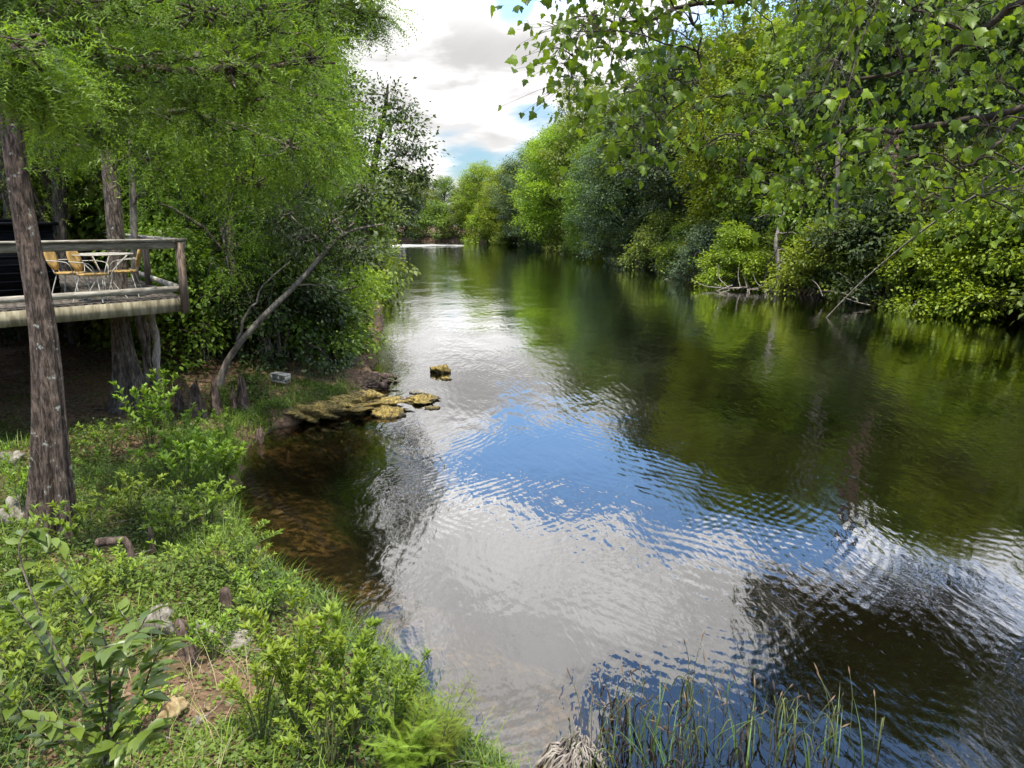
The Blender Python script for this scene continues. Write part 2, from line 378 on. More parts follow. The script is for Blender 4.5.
bed = mixc(t, deep, bed, (.0035, .0042, .003))  # light absorbed by deeper water, put into the bed colour
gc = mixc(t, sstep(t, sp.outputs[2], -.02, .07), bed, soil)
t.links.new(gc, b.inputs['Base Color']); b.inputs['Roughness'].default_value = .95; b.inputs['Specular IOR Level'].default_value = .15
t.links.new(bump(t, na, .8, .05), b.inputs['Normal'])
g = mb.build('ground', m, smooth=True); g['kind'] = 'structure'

# water
m, t, b = mat('river_water'); t.nodes.remove(b)
tcw = nd(t, 'ShaderNodeTexCoord'); P0 = tcw.outputs['Object']
wn = nd(t, 'ShaderNodeVectorMath', operation='ADD')
nw = nd(t, 'ShaderNodeTexNoise'); t.links.new(P0, nw.inputs['Vector']); nw.inputs['Scale'].default_value = .35; nw.inputs['Detail'].default_value = 2
sc_ = nd(t, 'ShaderNodeVectorMath', operation='SCALE'); t.links.new(nw.outputs['Color'], sc_.inputs[0]); sc_.inputs[3].default_value = .7
t.links.new(P0, wn.inputs[0]); t.links.new(sc_.outputs[0], wn.inputs[1])
def strn(rot, scale, ns, det=2):
    mp = nd(t, 'ShaderNodeMapping'); t.links.new(wn.outputs[0], mp.inputs[0]); mp.inputs['Rotation'].default_value = (0, 0, R(rot)); mp.inputs['Scale'].default_value = scale
    return noise(t, mp.outputs[0], ns, det, .5)
ra = strn(20, (1, .32, 1), 6.5, 3); rb = strn(-20, (1, .3, 1), 3.0, 2); rc = strn(70, (1, .5, 1), 11, 2); rd = strn(10, (1, .6, 1), .8, 2)
calm = sstep(t, noise(t, P0, .16, 3, .6), .36, .62, .35, 1.)
hh = mth(t, 'ADD', mth(t, 'MULTIPLY', ra, .46), mth(t, 'ADD', mth(t, 'MULTIPLY', rb, .5), mth(t, 'MULTIPLY', rc, .09)))
hh = mth(t, 'ADD', mth(t, 'MULTIPLY', hh, calm), mth(t, 'MULTIPLY', rd, .6))
def rings(cx_, cy_, sc2, dist):
    mp = nd(t, 'ShaderNodeMapping'); t.links.new(P0, mp.inputs[0]); mp.inputs['Location'].default_value = (-cx_, -cy_, 0)
    wv = nd(t, 'ShaderNodeTexWave', wave_type='RINGS', rings_direction='Z', wave_profile='SIN'); t.links.new(mp.outputs[0], wv.inputs[0])
    wv.inputs['Scale'].default_value = sc2; wv.inputs['Distortion'].default_value = dist; wv.inputs['Detail'].default_value = 1.5; wv.inputs['Detail Scale'].default_value = .22
    return wv.outputs['Fac']
m1 = sstep(t, noise(t, P0, .33, 2, .5), .42, .60); m2 = sstep(t, noise(t, P0, .27, 2, .5, .3), .60, .44)
hh = mth(t, 'ADD', hh, mth(t, 'MULTIPLY', rings(-5.5, 17, 2.1, 16.), mth(t, 'MULTIPLY', m1, .040)))
hh = mth(t, 'ADD', hh, mth(t, 'MULTIPLY', rings(10, 20, 1.7, 18.), mth(t, 'MULTIPLY', m2, .028)))
bp = bump(t, hh, 1.0, .021)
fr = nd(t, 'ShaderNodeFresnel'); fr.inputs[0].default_value = 1.45; t.links.new(bp, fr.inputs[1])
fac = mth(t, 'MULTIPLY_ADD', mth(t, 'MULTIPLY', fr.outputs[0], sstep(t, fr.outputs[0], .2, .5, 1., 1.7)), 1.15, .03); fac = mth(t, 'MINIMUM', fac, .93)
gl = nd(t, 'ShaderNodeBsdfGlossy'); gl.inputs['Roughness'].default_value = .012; t.links.new(bp, gl.inputs['Normal']); gl.inputs[0].default_value = (1, 1, 1, 1)
tr = nd(t, 'ShaderNodeBsdfTransparent'); tr.inputs[0].default_value = (.74, .66, .47, 1)
mx = nd(t, 'ShaderNodeMixShader'); t.links.new(fac, mx.inputs[0]); t.links.new(tr.outputs[0], mx.inputs[1]); t.links.new(gl.outputs[0], mx.inputs[2])
t.links.new(mx.outputs[0], t.nodes['Material Output'].inputs[0])
mb = MB(); mb.add([[-850, -190, 0], [850, -190, 0], [850, 1400, 0], [-850, 1400, 0]], [[0, 1, 2, 3]])
wtr = mb.build('water', m); wtr['kind'] = 'structure'

# low pale mounds standing in for bright glare on the far water
def blob(mb, c, r, seed=0, n=14, amp=.2, f=2.2, flat=None, tint=.5):
    th = np.linspace(0, 2 * math.pi, 2 * n, endpoint=False); ph = np.linspace(0, math.pi, n)
    TH, PH = np.meshgrid(th, ph); X = np.stack([np.sin(PH) * np.cos(TH), np.sin(PH) * np.sin(TH), np.cos(PH)], -1)
    q = X.reshape(-1, 3); rr = np.random.default_rng(seed); k = 0
    for j in range(10):
        w = rr.normal(size=3) * f * (1 + j * .35); k = k + np.sin(q @ w + rr.random() * 6) / (1 + j * .35)
    if flat: q = np.sign(q) * np.abs(q) ** flat
    V = q * (1 + amp * k * .5)[:, None] * np.asarray(r) + np.asarray(c)
    N2 = 2 * n; F = [[i * N2 + j, (i + 1) * N2 + j, (i + 1) * N2 + (j + 1) % N2, i * N2 + (j + 1) % N2] for i in range(n - 1) for j in range(N2)]
    mb.add(V, F, tint)
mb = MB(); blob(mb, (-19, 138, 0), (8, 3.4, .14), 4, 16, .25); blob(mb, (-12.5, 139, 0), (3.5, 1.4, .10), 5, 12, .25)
s = mb.build('glare_strip', solid('pale_glare', (.36, .35, .31), (.50, .49, .45), 2), smooth=True); s['kind'] = 'structure'

# ------------------------------------------------------------------ tagging and copying
def tag(o, label, cat, group=None):
    o['label'] = label; o['category'] = cat
    if group: o['group'] = group
    return o
def thing(name, label, cat, loc=(0, 0, 0), group=None):
    o = bpy.data.objects.new(name, None); COL.objects.link(o); o.location = tuple(float(v) for v in loc); o.empty_display_size = .2
    return tag(o, label, cat, group)
def put(o, loc, rot=0, scale=1, label=None, group=None, mats=None):
    o.location = tuple(float(v) for v in loc); o.rotation_euler = (0, 0, rot)
    o.scale = (scale,) * 3 if np.isscalar(scale) else tuple(scale)
    if label: o['label'] = label
    if group: o['group'] = group
    for ch in o.children:
        k = ch.name.split('.')[0]
        if mats and k in mats:
            ch.material_slots[0].link = 'OBJECT'; ch.material_slots[0].material = M[mats[k]]
def dup(o):
    r = o.copy(); COL.objects.link(r)
    for ch in list(o.children):
        c = ch.copy(); COL.objects.link(c); c.parent = r
        for g_ in ch.children:
            d = g_.copy(); COL.objects.link(d); d.parent = c
    return r
class Proto:
    def __init__(s, o): s.o = o; s.used = False
    def place(s, loc, rot=0, scale=1, label=None, group=None, mats=None, cat=None):
        if not s.used: o = s.o; s.used = True
        else:
            o = dup(s.o)
        put(o, loc, rot, scale, label, group, mats)
        if cat: o['category'] = cat
        return o

# ------------------------------------------------------------------ tree prototypes
def make_tree(name, ht, rad, base, nl, n_spray, per, leaf, T=T_QUAD, crown='mid', bark='bark_dark', tr=.2, sig=.32, lobe=1.5, lean=0., low=.0, droop=.35, label='tree', cat='tree', dense_core=True):
    root = thing(name, label, cat); wood = MB(); lv = MB()
    top = np.array([lean, 0, ht * .9]); path = smooth_path([(0, 0, -.4), (lean * .15 + .1, .05, ht * .3), (lean * .5, -.1, ht * .6), top], 12, .03)
    wood.tube(path, tr * np.linspace(1.15, .15, 12) ** .9, 8)
    lobes = []; mod = 1 + .15 * np.sin(np.arange(nl) * 1.9 + 1)
    for i in range(nl):
        f = (i + .5) / nl; z = base + (ht - base) * f
        wid = rad * (math.sin(math.pi * (low + (1 - low) * (.16 + .80 * f))) ** .7)
        th = i * 2.4 + rng.random() * .8; q = wid * (.35 + .45 * rng.random()) * mod[i]
        c = np.array([lean * f + q * math.cos(th), q * math.sin(th), z + rng.normal(0, .3)])
        lr = lobe * (.7 + .6 * rng.random()); lobes.append((c, np.array([lr, lr, lr * .72])))
        k = min(int(f * 8) + 2, 10); s0 = path[k] if c[2] > path[k][2] - 1 else path[max(k - 3, 1)]
        wood.tube(smooth_path([s0, (s0 + c) / 2 + [0, 0, .25], c], 6, .04), np.linspace(tr * .42, .03, 6), 5, cap=False)
    lobe_leaves(lv, wood, lobes, n_spray, per, leaf, T, sig, droop, twigs=.10)
    wood.build('trunk', M[bark], root, smooth=True); lv.build('crown', M[crown], root)
    return Proto(root)
TA = make_tree('broadleaf_tree', 14, 4.7, 3.0, 46, 34, 28, .19, lobe=1.45)
TB = make_tree('broadleaf_tree', 12, 4.1, 2.2, 40, 34, 28, .16, lobe=1.3, sig=.26)
TC = make_tree('broadleaf_tree', 15, 4.0, 4.0, 24, 34, 26, .22, lobe=1.7, lean=1.2)
TCY = make_tree('cypress_tree', 13, 3.3, 3.2, 26, 28, 11, .30, T=T_FROND_S, crown='cypress', bark='bark', lobe=1.4, sig=.3, droop=.15, low=.25)
SH = make_tree('shrub', 3.4, 2.4, .4, 26, 24, 22, .14, lobe=.72, tr=.06, sig=.2, low=.35, label='shrub', cat='shrub')
SH2 = make_tree('shrub', 2.8, 2.0, .2, 22, 22, 20, .12, lobe=.62, tr=.05, sig=.18, low=.4, droop=.6, label='shrub', cat='shrub')
TW = make_tree('woodland_tree', 15, 3.2, 6.5, 14, 30, 22, .2, lobe=1.5, tr=.16)

def zt(px, py, Y): return pt(px, py, Y)[2]
def xat(px, Y, z=3): return (px - 512) / FPX * (Y * math.cos(PITCH) + (H - z) * math.sin(PITCH))

# ------------------------------------------------------------------ right bank
# (px, distance, proto, height, width scale, crown material, label)
RB = [
 (1090, 34, TC, 11.0, 1.0, 'mid', 'broad green tree just inside the right edge above the water'),
 (1010, 39, TB, 12.0, 1.05, 'bright', 'bright yellow-green tree behind the long bare leaning pole'),
 (930, 43, TA, 13.2, 1.0, 'mid', 'mid-green tree directly behind the brown trunk on the right bank'),
 (860, 47, TC, 13.5, 1.05, 'olive', 'olive-green tree rising over the white trunk on the right bank'),
 (795, 52, TB, 15.5, 1.1, 'mid', 'green tree standing behind the grey snag at the waterline'),
 (735, 60, TA, 17.5, 1.1, 'bright', 'pale yellow-green tree seen through the hanging maple leaves'),
 (690, 70, TB, 18.0, 1.25, 'blue', 'grey-green tree left of the pale yellow-green one on the right bank'),
 (655, 79, TC, 19.5, 1.2, 'olive', 'tall olive tree behind the two dark blue-green trees'),
 (625, 82, TB, 15.5, 1.35, 'blue', 'large dark blue-green tree in the middle of the right bank'),
 (596, 96, TA, 15.0, 1.2, 'mid', 'rounded green tree just upstream of the large blue-green tree'),
 (590, 112, TC, 22.0, 1.5, 'olive', 'tallest pale olive tree on the skyline of the right bank'),
 (560, 118, TA, 20.0, 1.4, 'bright', 'light green tree on the sloping skyline of the right bank'),
 (553, 128, TB, 15.5, 1.5, 'dark', 'dark grey-green tree set between two yellow-green crowns'),
 (528, 136, TC, 18.5, 1.4, 'blue', 'dull green tree with bare stems showing beneath it far upstream'),
 (505, 150, TA, 18.5, 1.5, 'bright', 'bright yellow-green rounded tree near the bend of the river'),
 (480, 162, TB, 16.5, 1.6, 'bright', 'yellow-green tree at the left end of the right bank'),
 (470, 178, TA, 14.0, 1.3, 'olive', 'low olive tree behind the end of the right bank'),
 (445, 180, TB, 14.0, 1.5, 'mid', 'small distant green tree in the gap under the sky'),
 (420, 176, TA, 15.5, 1.5, 'olive', 'far pale green tree across the bend, beyond the pale glare strip'),
 (395, 178, TC, 17.5, 1.5, 'mid', 'far green tree across the bend, left of the pale green one'),
 (360, 182, TB, 17.0, 1.6, 'dark', 'farthest dark tree across the bend behind the left bank'),
]
HT = {id(TA): 14, id(TB): 12, id(TC): 15, id(TCY): 13}
for i, (px, Y, pr, h, ws, mt_, lab) in enumerate(RB):
    h *= np.interp(Y, [110, 150], [1, .88]); x = xat(px, Y); s = h / HT[id(pr)]
    k = s * ws if ws < 1.2 else s * 1.15
    pr.place((x, Y, gz(x, Y)), i * 1.7, (k, k, s), lab, 'trees standing along the right bank', {'crown': mt_})
RBN = ['tree at the right edge', 'yellow-green tree by the leaning pole', 'green tree behind the brown trunk', 'olive tree over the white trunk', 'green tree behind the snag', 'pale yellow-green tree', 'grey-green tree', 'tall olive tree', 'large blue-green tree', 'rounded green tree upstream',
       'tallest skyline tree', 'light green skyline tree', 'dark tree between yellow-green crowns', 'dull bare-stemmed tree', 'bright rounded tree near the bend', 'tree at the left end of the bank', 'low olive far tree', 'small distant tree', 'far pale tree', 'far green tree', 'farthest dark tree']
LBN = ['feathery cypress above the dark bushes', 'cypress behind the leaning tree', 'tall cypress right of the deck', 'shaded cypress behind the deck', 'broadleaf tree behind the cypresses', 'dark small-leaved tree', 'dark bushy tree', 'broadleaf tree behind the second cypress', 'dark tall tree',
       'dark tree behind the hut', 'olive tree upstream', 'green tree upstream', 'pale green tree far upstream', 'last tree before the bend']
CW = {'mid': 'green', 'olive': 'olive', 'bright': 'yellow-green', 'dark': 'dark green', 'blue': 'grey-green'}
def beside(x, y, table, names, kind, col):
    d = [math.hypot(xat(e[0], e[1]) - x, e[1] - y) for e in table]; return '%s %s standing behind the %s' % (CW[col], kind, names[int(np.argmin(d))])
# second row behind, closing the wood
for i in range(26):
    f = i / 25; Y = 26 + f * 150 + rng.normal(0, 2); bx = np.interp(Y, [20, 33, 50, 84, 130, 166], [18, 24, 17, 14, 9, -4])
    x = bx + 9 + rng.random() * 5; pr = (TA, TC, TB)[i % 3]; s = (1.05 + .35 * rng.random()) * np.interp(Y, [26, 70], [.62, 1.0])
    if Y > 120: s *= 1.1
    pr.place((x, Y, gz(x, Y)), rng.random() * 6, s, beside(x, Y, RB, RBN, 'tree', ('mid', 'olive', 'bright', 'dark')[i % 4]), 'second row of trees behind the right bank',
             {'crown': ('mid', 'olive', 'bright', 'dark')[i % 4]})
# shrubs hanging over the water on the right bank
RS = [
 (1000, 33.4, SH, 1.25, 'bright', 'bright yellow-green bush hanging to the water at the right edge'),
 (940, 36, SH, 1.1, 'bright', 'bright bush left of the one at the right edge, low over the water'),
 (1000, 38, SH2, 1.9, 'mid', 'tall green bush behind the two bright bushes on the right'),
 (820, 42.5, SH2, 1.35, 'bright', 'rounded bright bush leaning out beside the grey snag'),
 (868, 41, SH2, 1.1, 'mid', 'green bush under the white trunk on the right bank'),
 (900, 40, SH, .9, 'olive', 'olive bush beneath the brown trunk on the right bank'),
 (735, 49, SH, 1.0, 'bright', 'light green bush left of the grey snag on the right bank'),
 (710, 55, SH2, 1.3, 'blue', 'grey-green bush drooping over the undercut right bank'),
 (690, 61, SH, 1.1, 'mid', 'green bush in front of the grey-green tree'),
 (660, 68, SH2, 1.6, 'olive', 'low olive bush halfway along the right bank'),
 (640, 76, SH, 1.2, 'dark', 'dark bush in shade at the foot of the blue-green tree'),
 (607, 88, SH, 1.0, 'bright', 'small bright bush at the waterline halfway up the river'),
 (590, 100, SH2, 1.8, 'mid', 'green bush upstream of the small bright bush'),
 (570, 114, SH, 1.6, 'olive', 'olive bush under the light green skyline tree'),
 (545, 127, SH2, 2.2, 'dark', 'dark bush at the shaded foot of the dark grey-green tree'),
 (515, 144, SH, 1.8, 'mid', 'distant green bush at the water under the yellow-green trees'),
 (488, 155, SH, 2.0, 'bright', 'distant bright bush at the bend of the river'),
 (462, 166, SH, 1.9, 'olive', 'low olive bush at the far end of the river'),
 (436, 168, SH2, 2.5, 'mid', 'far green bush on the bank beyond the glare strip'),
 (408, 169, SH, 2.2, 'dark', 'far dark bush on the bank left of the glare strip gap'),
 (370, 170, SH, 2.4, 'mid', 'leftmost far bush across the river bend'),
]
for i, (px, Y, pr, s, mt_, lab) in enumerate(RS):
    x = xat(px, Y, 1); pr.place((x, Y, max(gz(x, Y), .1)), i * 2.1, (s * 1.1, s * 1.1, s), lab, 'bushes along the far waterline', {'crown': mt_})
for i in range(30):
    f = (i + rng.random()) / 30; Y = 31 + f ** 1.4 * 110; bx = np.interp(Y, [26, 33, 40, 50, 84, 130, 166], [20.5, 23.2, 19.2, 15.9, 13.4, 8.2, -4])
    x = bx + .2 + rng.random() * .9; s = .45 + .75 * rng.random() + Y / 220; c_ = ('olive', 'mid', 'bright', 'dark', 'blue')[int(rng.integers(0, 5))]
    (SH2, SH)[i % 2].place((x, Y, gz(x, Y)), rng.random() * 6, (s * 1.2, s * 1.2, s * (.7 + .5 * rng.random())), beside(x, Y, RB, RBN, 'low bush', c_).replace('standing behind', 'trailing below'),
                           'low bushes trailing over the right waterline', {'crown': c_})
# filler undergrowth on the right bank, behind the water's edge
for i in range(34):
    f = (i + rng.random()) / 34; Y = 12 + f * 150; bx = np.interp(Y, [8, 20, 26, 33, 40, 50, 84, 130, 166], [18, 17.5, 20.5, 24, 20, 16.5, 14, 9, -4])
    x = bx + 1.5 + rng.random() * 2.5; s = 1.1 + rng.random() * .9 + Y / 200
    (SH, SH2)[i % 2].place((x, Y, gz(x, Y)), rng.random() * 6, (s, s, s * 1.25), beside(x, Y, RB, RBN, 'bush', ('mid', 'dark', 'olive', 'blue')[i % 4]).replace('standing behind', 'at the foot of'), 'undergrowth bushes behind the right waterline',
                           {'crown': ('mid', 'dark', 'olive', 'blue')[i % 4]})

def single_trunk(name, P, r, m, label, cat='tree', k=9, branches=0, blen=1., root_flare=0, group=None, n=16, crown=None):
    P = [np.asarray(p, float) for p in P]; base = P[0]
    root = thing(name, label, cat, base, group); w = MB()
    path = smooth_path([p - base for p in P], n, r[0] * .05); rr = np.interp(np.linspace(0, 1, n), np.linspace(0, 1, len(r)), r)
    w.tube(path, rr, k)
    for i in range(branches):
        j = int(n * (.3 + .65 * rng.random())); j = min(j, n - 1); d = rnd_dir(1)[0]; d[2] = abs(d[2]) * .5
        L = blen * (.5 + rng.random()); p0 = path[j]
        w.tube(smooth_path([p0, p0 + d * L * .5 + [0, 0, .1], p0 + d * L + rng.normal(0, .15, 3) * blen], 6, .02 * blen), np.linspace(rr[j] * .45, .008, 6), 5, cap=False)
    w.build('trunk', m, root, smooth=True)
    return root
# white trunk, brown trunk, grey snag and leaning pole
single_trunk('white_barked_tree', [pt(834, 262, 43), pt(836, 215, 43.3), pt(838, 150, 43.6), pt(842, 60, 44)], [.16, .14, .12, .08], M['bark_pale'], 'slim whitish trunk among the leaves on the right bank', branches=3, blen=2)
single_trunk('brown_barked_tree', [pt(887, 268, 40), pt(889, 225, 40), pt(891, 150, 40), pt(896, 20, 40)], [.50, .40, .34, .25], solid('bark_reddish', (.10, .06, .045), (.22, .14, .105), 8, (1, 1, .2)), 'thick reddish-brown trunk showing between bushes on the right bank', branches=3, blen=2)
single_trunk('broken_snag', [pt(777, 296, 44), pt(779, 268, 44), pt(776, 240, 44.2), pt(784, 214, 44.4)], [.20, .14, .11, .04], M['dead_wood'], 'broken grey snag standing in the water on the right bank', 'dead tree', branches=9, blen=1.4)
single_trunk('leaning_pole', [pt(826, 318, 33.4), pt(868, 276, 33), pt(940, 218, 31), pt(1040, 158, 28)], [.02, .035, .042, .05], M['bark_pale'], 'long bare pole slanting out of the water at the right', 'fallen branch', k=6)
# drowned brushwood at the waterline
for j, (px, Y, lab) in enumerate([(752, 46, 'tangle of bare grey branches left of the broken snag'), (716, 56, 'bare twiggy branch over the undercut right bank'), (880, 39, 'tangle of fallen twigs beneath the brown trunk'), (648, 74, 'grey driftwood caught under the bushes halfway up the bank')]):
    x = xat(px, Y, .3); w = MB()
    for i in range(26):
        p = np.array([rng.normal(0, 1.1), rng.normal(0, .6), .1 + .3 * rng.random()]); d = unit(rng.normal(0, 1, 3) + np.array([-.6, -.3, .35])); L = .8 + 1.6 * rng.random()
        w.tube(smooth_path([p, p + d * L * .5 + rng.normal(0, .12, 3), p + d * L], 6), np.linspace(.04, .01, 6), 5)
    o = w.build('driftwood_tangle', M['dead_wood'], smooth=True); o.location = (x, Y, 0); tag(o, lab, 'driftwood', 'dead branches along the right waterline')
# exposed roots of the undercut bank: one mass
w = MB()
rbX = [(17.3, 20), (20.2, 26), (23, 33.2), (19, 40), (15.8, 50), (14.3, 66), (13.2, 84), (11.5, 105), (8, 130), (3, 146), (-4, 158)]
for a, b_ in zip(rbX[:-1], rbX[1:]):
    L = math.dist(a, b_); n = int(L * 3)
    for i in range(n):
        f = rng.random(); x = a[0] + (b_[0] - a[0]) * f + .3 * rng.random(); y = a[1] + (b_[1] - a[1]) * f
        k = 1 + y / 90
        w.tube(smooth_path([(x + .5, y + rng.normal(0, .4), .8 * k), (x, y, .45), (x - .25 - .4 * rng.random(), y + rng.normal(0, .3), -.15)], 5), np.linspace(.05, .02, 5) * k, 4, cap=False)
o = w.build('bank_roots', M['dead_wood'], smooth=True); o['kind'] = 'stuff'; tag(o, 'mass of exposed grey roots along the undercut right bank', 'roots')

# big tree whose crown overhangs the water out of frame to the right: seen in the water
def limb_tree(name, label, base, trunk_pts, trunk_r, limbs, lobes, n_spray, per, leaf, T, crown, bark, sig=.3, droop=.3, cat='tree', twigs=.15, horiz=0, shell=.5, flute=0, group=None):
    base = np.asarray(base, float); root = thing(name, label, cat, base, group); w = MB(); lv = MB()
    P = smooth_path([np.asarray(p, float) - base for p in trunk_pts], 26); rr = np.interp(np.linspace(0, 1, 26), np.linspace(0, 1, len(trunk_r)), trunk_r)
    if flute: fluted(w, P, rr, flute)
    else: w.tube(P, rr, 12)
    allp = [P]
    for (pts, r0, r1) in limbs:
        q = smooth_path([np.asarray(p, float) - base for p in pts], 14, .03); allp.append(q); w.tube(q, np.linspace(r0, r1, 14), 7, cap=False)
    A = np.concatenate([p[4:] for p in allp]); lo = []
    for (c, r) in lobes:
        c = np.asarray(c, float) - base; j = np.argmin(np.linalg.norm(A - c, axis=1) + .6 * np.maximum(A[:, 2] - c[2], 0)); s0 = A[j]
        w.tube(smooth_path([s0, (s0 + c) / 2 + [0, 0, .12], c], 7, .04), np.linspace(.035, .012, 7), 5, cap=False); lo.append((c, r))
    lobe_leaves(lv, w, lo, n_spray, per, leaf, T, sig, droop, twigs=twigs, horiz=horiz, shell=shell)
    w.build('trunk', M[bark], root, smooth=True); lv.build('crown', M[crown], root)
    return root
def fluted(w, P, rr, amp, k=40, nb=7):
    n = len(P); th = np.arange(k) * 2 * math.pi / k; hh_ = P[:, 2] - P[0, 2]
    ph = rng.random(3) * 6
    rad = []
    for i in range(n):
        a = amp * math.exp(-(hh_[i] / 1.5) ** 1.4) + .05
        rad.append(rr[i] * (1 + a * (np.abs(np.sin(nb / 2 * th + ph[0])) - .6) + a * .3 * np.sin(3 * th + ph[1])))
    ring = np.array([[(P[i, 0] + rad[i][j] * math.cos(th[j]), P[i, 1] + rad[i][j] * math.sin(th[j]), P[i, 2]) for j in range(k)] for i in range(n)])
    q = [[i * k + j, i * k + (j + 1) % k, (i + 1) * k + (j + 1) % k, (i + 1) * k + j] for i in range(n - 1) for j in range(k)]
    w.add(ring.reshape(-1, 3), q)

def rlobes(n, c, s, r, sq=(1, 1, .6)):
    c = np.asarray(c, float); s = np.asarray(s, float)
    return [(c + rng.uniform(-1, 1, 3) * s, np.array(sq) * r * (.7 + .6 * rng.random())) for _ in range(n)]
limb_tree('overhanging_tree', 'tall tree leaning over the river, mirrored as a black shape at the lower right', (20.5, 21, gz(20.5, 21)),
          [(20.5, 21, 0), (20, 21, 4), (18.5, 20.8, 8), (16.5, 20.5, 11.5)], [.42, .32, .25, .12],
          [([(19.4, 21, 6), (16, 20.5, 8), (12, 20, 9.0), (8.4, 20, 8.6)], .15, .04), ([(18.5, 20.8, 8), (16, 22, 10), (12.5, 22.5, 11.5)], .13, .03)],
          rlobes(42, (10.9, 20.5, 8.3), (2.9, 1.8, 1.4), 1.15) + rlobes(22, (15.5, 21, 11), (3.5, 2.5, 2), 1.5), 26, 22, .15, T_QUAD, 'dark', 'bark_dark')

# ------------------------------------------------------------------ left bank trees
bA = at(52, 512, .9); bA[2] = gz(bA[0], bA[1]) - .15
YA = bA[1]
tA = [bA, pt(52, 440, YA), pt(44, 330, YA), pt(25, 220, YA), pt(10, 120, YA), pt(-2, 40, YA), pt(-12, -80, YA), pt(-25, -260, YA), pt(-30, -420, YA)]
lA = [([pt(6, 90, YA), pt(80, 62, 8.6), pt(160, 72, 9), pt(260, 66, 9.6), pt(330, 60, 10)], .085, .015),
      ([pt(0, 30, YA), pt(70, 15, 8.8), pt(140, 20, 9.5), pt(230, 24, 10), pt(310, 4, 10.5), pt(380, -20, 11)], .09, .015),
      ([pt(-10, -60, YA), pt(90, -70, 9), pt(220, -80, 10), pt(360, -60, 11)], .09, .015),
      ([pt(4, 100, YA), pt(40, 70, 7.4), pt(60, 60, 7)], .03, .01)]
lobA = []
for (px, py, Y, s) in [(20, 75, 6.6, .35), (45, 95, 6.8, .25), (8, 50, 6.4, .35), (90, 40, 8.5, .7), (150, 70, 9, .7), (60, -10, 8, .8), (130, 10, 9, .8), (200, 10, 9.5, .8), (230, 70, 9.5, .7), (270, 30, 10, .8),
                       (295, 60, 10, .6), (315, 15, 10.5, .65), (350, 8, 11, .4), (372, 16, 11, .28), (320, -40, 10.5, .7), (250, -40, 10, .9), (150, -60, 9.5, .9), (60, -80, 8.5, .9), (110, 100, 9.5, .6),
                       (190, 105, 9.8, .6), (290, -90, 11, .9), (0, -50, 8, .8), (20, 10, 8.5, .6), (250, 100, 10, .6), (-40, -100, 8, 1), (-60, 0, 8, 1.), (200, -120, 10, 1.0), (90, 130, 9, .35)]:
    lobA.append((pt(px, py, Y), np.array([s, s, s * .42])))
limb_tree('cypress_tree', 'big cypress with a fluted trunk, leaning left in front of the deck', bA, tA, [.215, .155, .13, .11, .10, .105, .10, .09, .06], lA, lobA, 34, 15, .18, T_FROND, 'cypress', 'bark_flute', sig=.17, droop=.25, twigs=.5, shell=.25, flute=1.1)

bB = np.array([*at(131, 398, .85)[:2], 0]); bB[2] = gz(bB[0], bB[1]) - .15; YB = bB[1]
tB = [bB, pt(127, 372, YB), pt(121, 330, YB), pt(117, 250, YB), pt(111, 180, YB), pt(106, 120, YB), pt(100, 0, YB), pt(95, -160, YB)]
lB = [([pt(106, 130, YB), pt(170, 110, 13), pt(230, 125, 13), pt(300, 150, 13)], .09, .018), ([pt(104, 60, YB), pt(180, 60, 14), pt(280, 90, 14), pt(360, 100, 14.5)], .08, .015),
      ([pt(100, 0, YB), pt(40, -20, 13), pt(-30, -10, 13)], .07, .02)]
lobB = []
for (px, py, Y, s) in [(170, 120, 13, .8), (230, 130, 13, .8), (290, 145, 13, .7), (150, 160, 13.5, .5), (310, 125, 14, .7), (322, 112, 14.5, .5), (318, 155, 14, .55), (260, 90, 14, 1), (200, 70, 14.5, 1), (90, 90, 14.5, 1), (30, 110, 14, .9),
                       (305, 80, 14.5, .7), (140, 20, 15, 1.2), (40, 20, 15, 1.2), (230, 10, 15, 1.2), (285, 20, 15, .9), (210, 165, 14, .5), (-30, 60, 14, 1.2), (60, 150, 14.5, .5), (250, 185, 13.5, .5), (100, -60, 15, 1.3), (250, -80, 15, 1.3)]:
    lobB.append((pt(px, py, Y), np.array([s, s, s * .5])))
limb_tree('cypress_tree', 'straight dark cypress rising through the deck behind the tan chairs', bB, tB, [.34, .20, .15, .145, .14, .13, .11, .07], lB, lobB, 30, 11, .26, T_FROND_S, 'cypress', 'bark', sig=.24, droop=.25, twigs=.4, shell=.25, flute=.8)

# leaning slender tree with bare upper limbs
bL = at(217, 388, .6); YL = bL[1]; bL[2] = gz(bL[0], bL[1]) - .1
limb_tree('leaning_tree', 'slender pale tree leaning towards the river over the dark bushes', bL,
          [bL, pt(228, 360, YL), pt(258, 322, YL), pt(296, 285, YL + .3), pt(325, 252, YL + .6), pt(348, 232, YL + .9), pt(384, 224, YL + 1.2)], [.11, .07, .062, .055, .045, .035, .012],
          [([pt(340, 240, YL + .8), pt(352, 222, YL + 1), pt(360, 205, YL + 1), pt(374, 193, YL + 1.2)], .028, .010), ([pt(235, 350, YL), pt(245, 320, YL), pt(262, 290, YL), pt(290, 262, YL)], .035, .01),
           ([pt(296, 285, YL + .3), pt(320, 285, YL - .3), pt(345, 292, YL - .5)], .02, .006)],
          [(pt(330, 225, YL + 1), np.array([.7, .7, .5])), (pt(300, 235, YL + .5), np.array([.8, .8, .5])), (pt(355, 250, YL + 1), np.array([.5, .5, .35])), (pt(365, 195, YL + 1.2), np.array([.4, .4, .3])), (pt(285, 215, YL + .8), np.array([.8, .7, .5]))],
          40, 16, .11, T_LEAF, 'dark', 'bark_pale', sig=.16, twigs=.3)
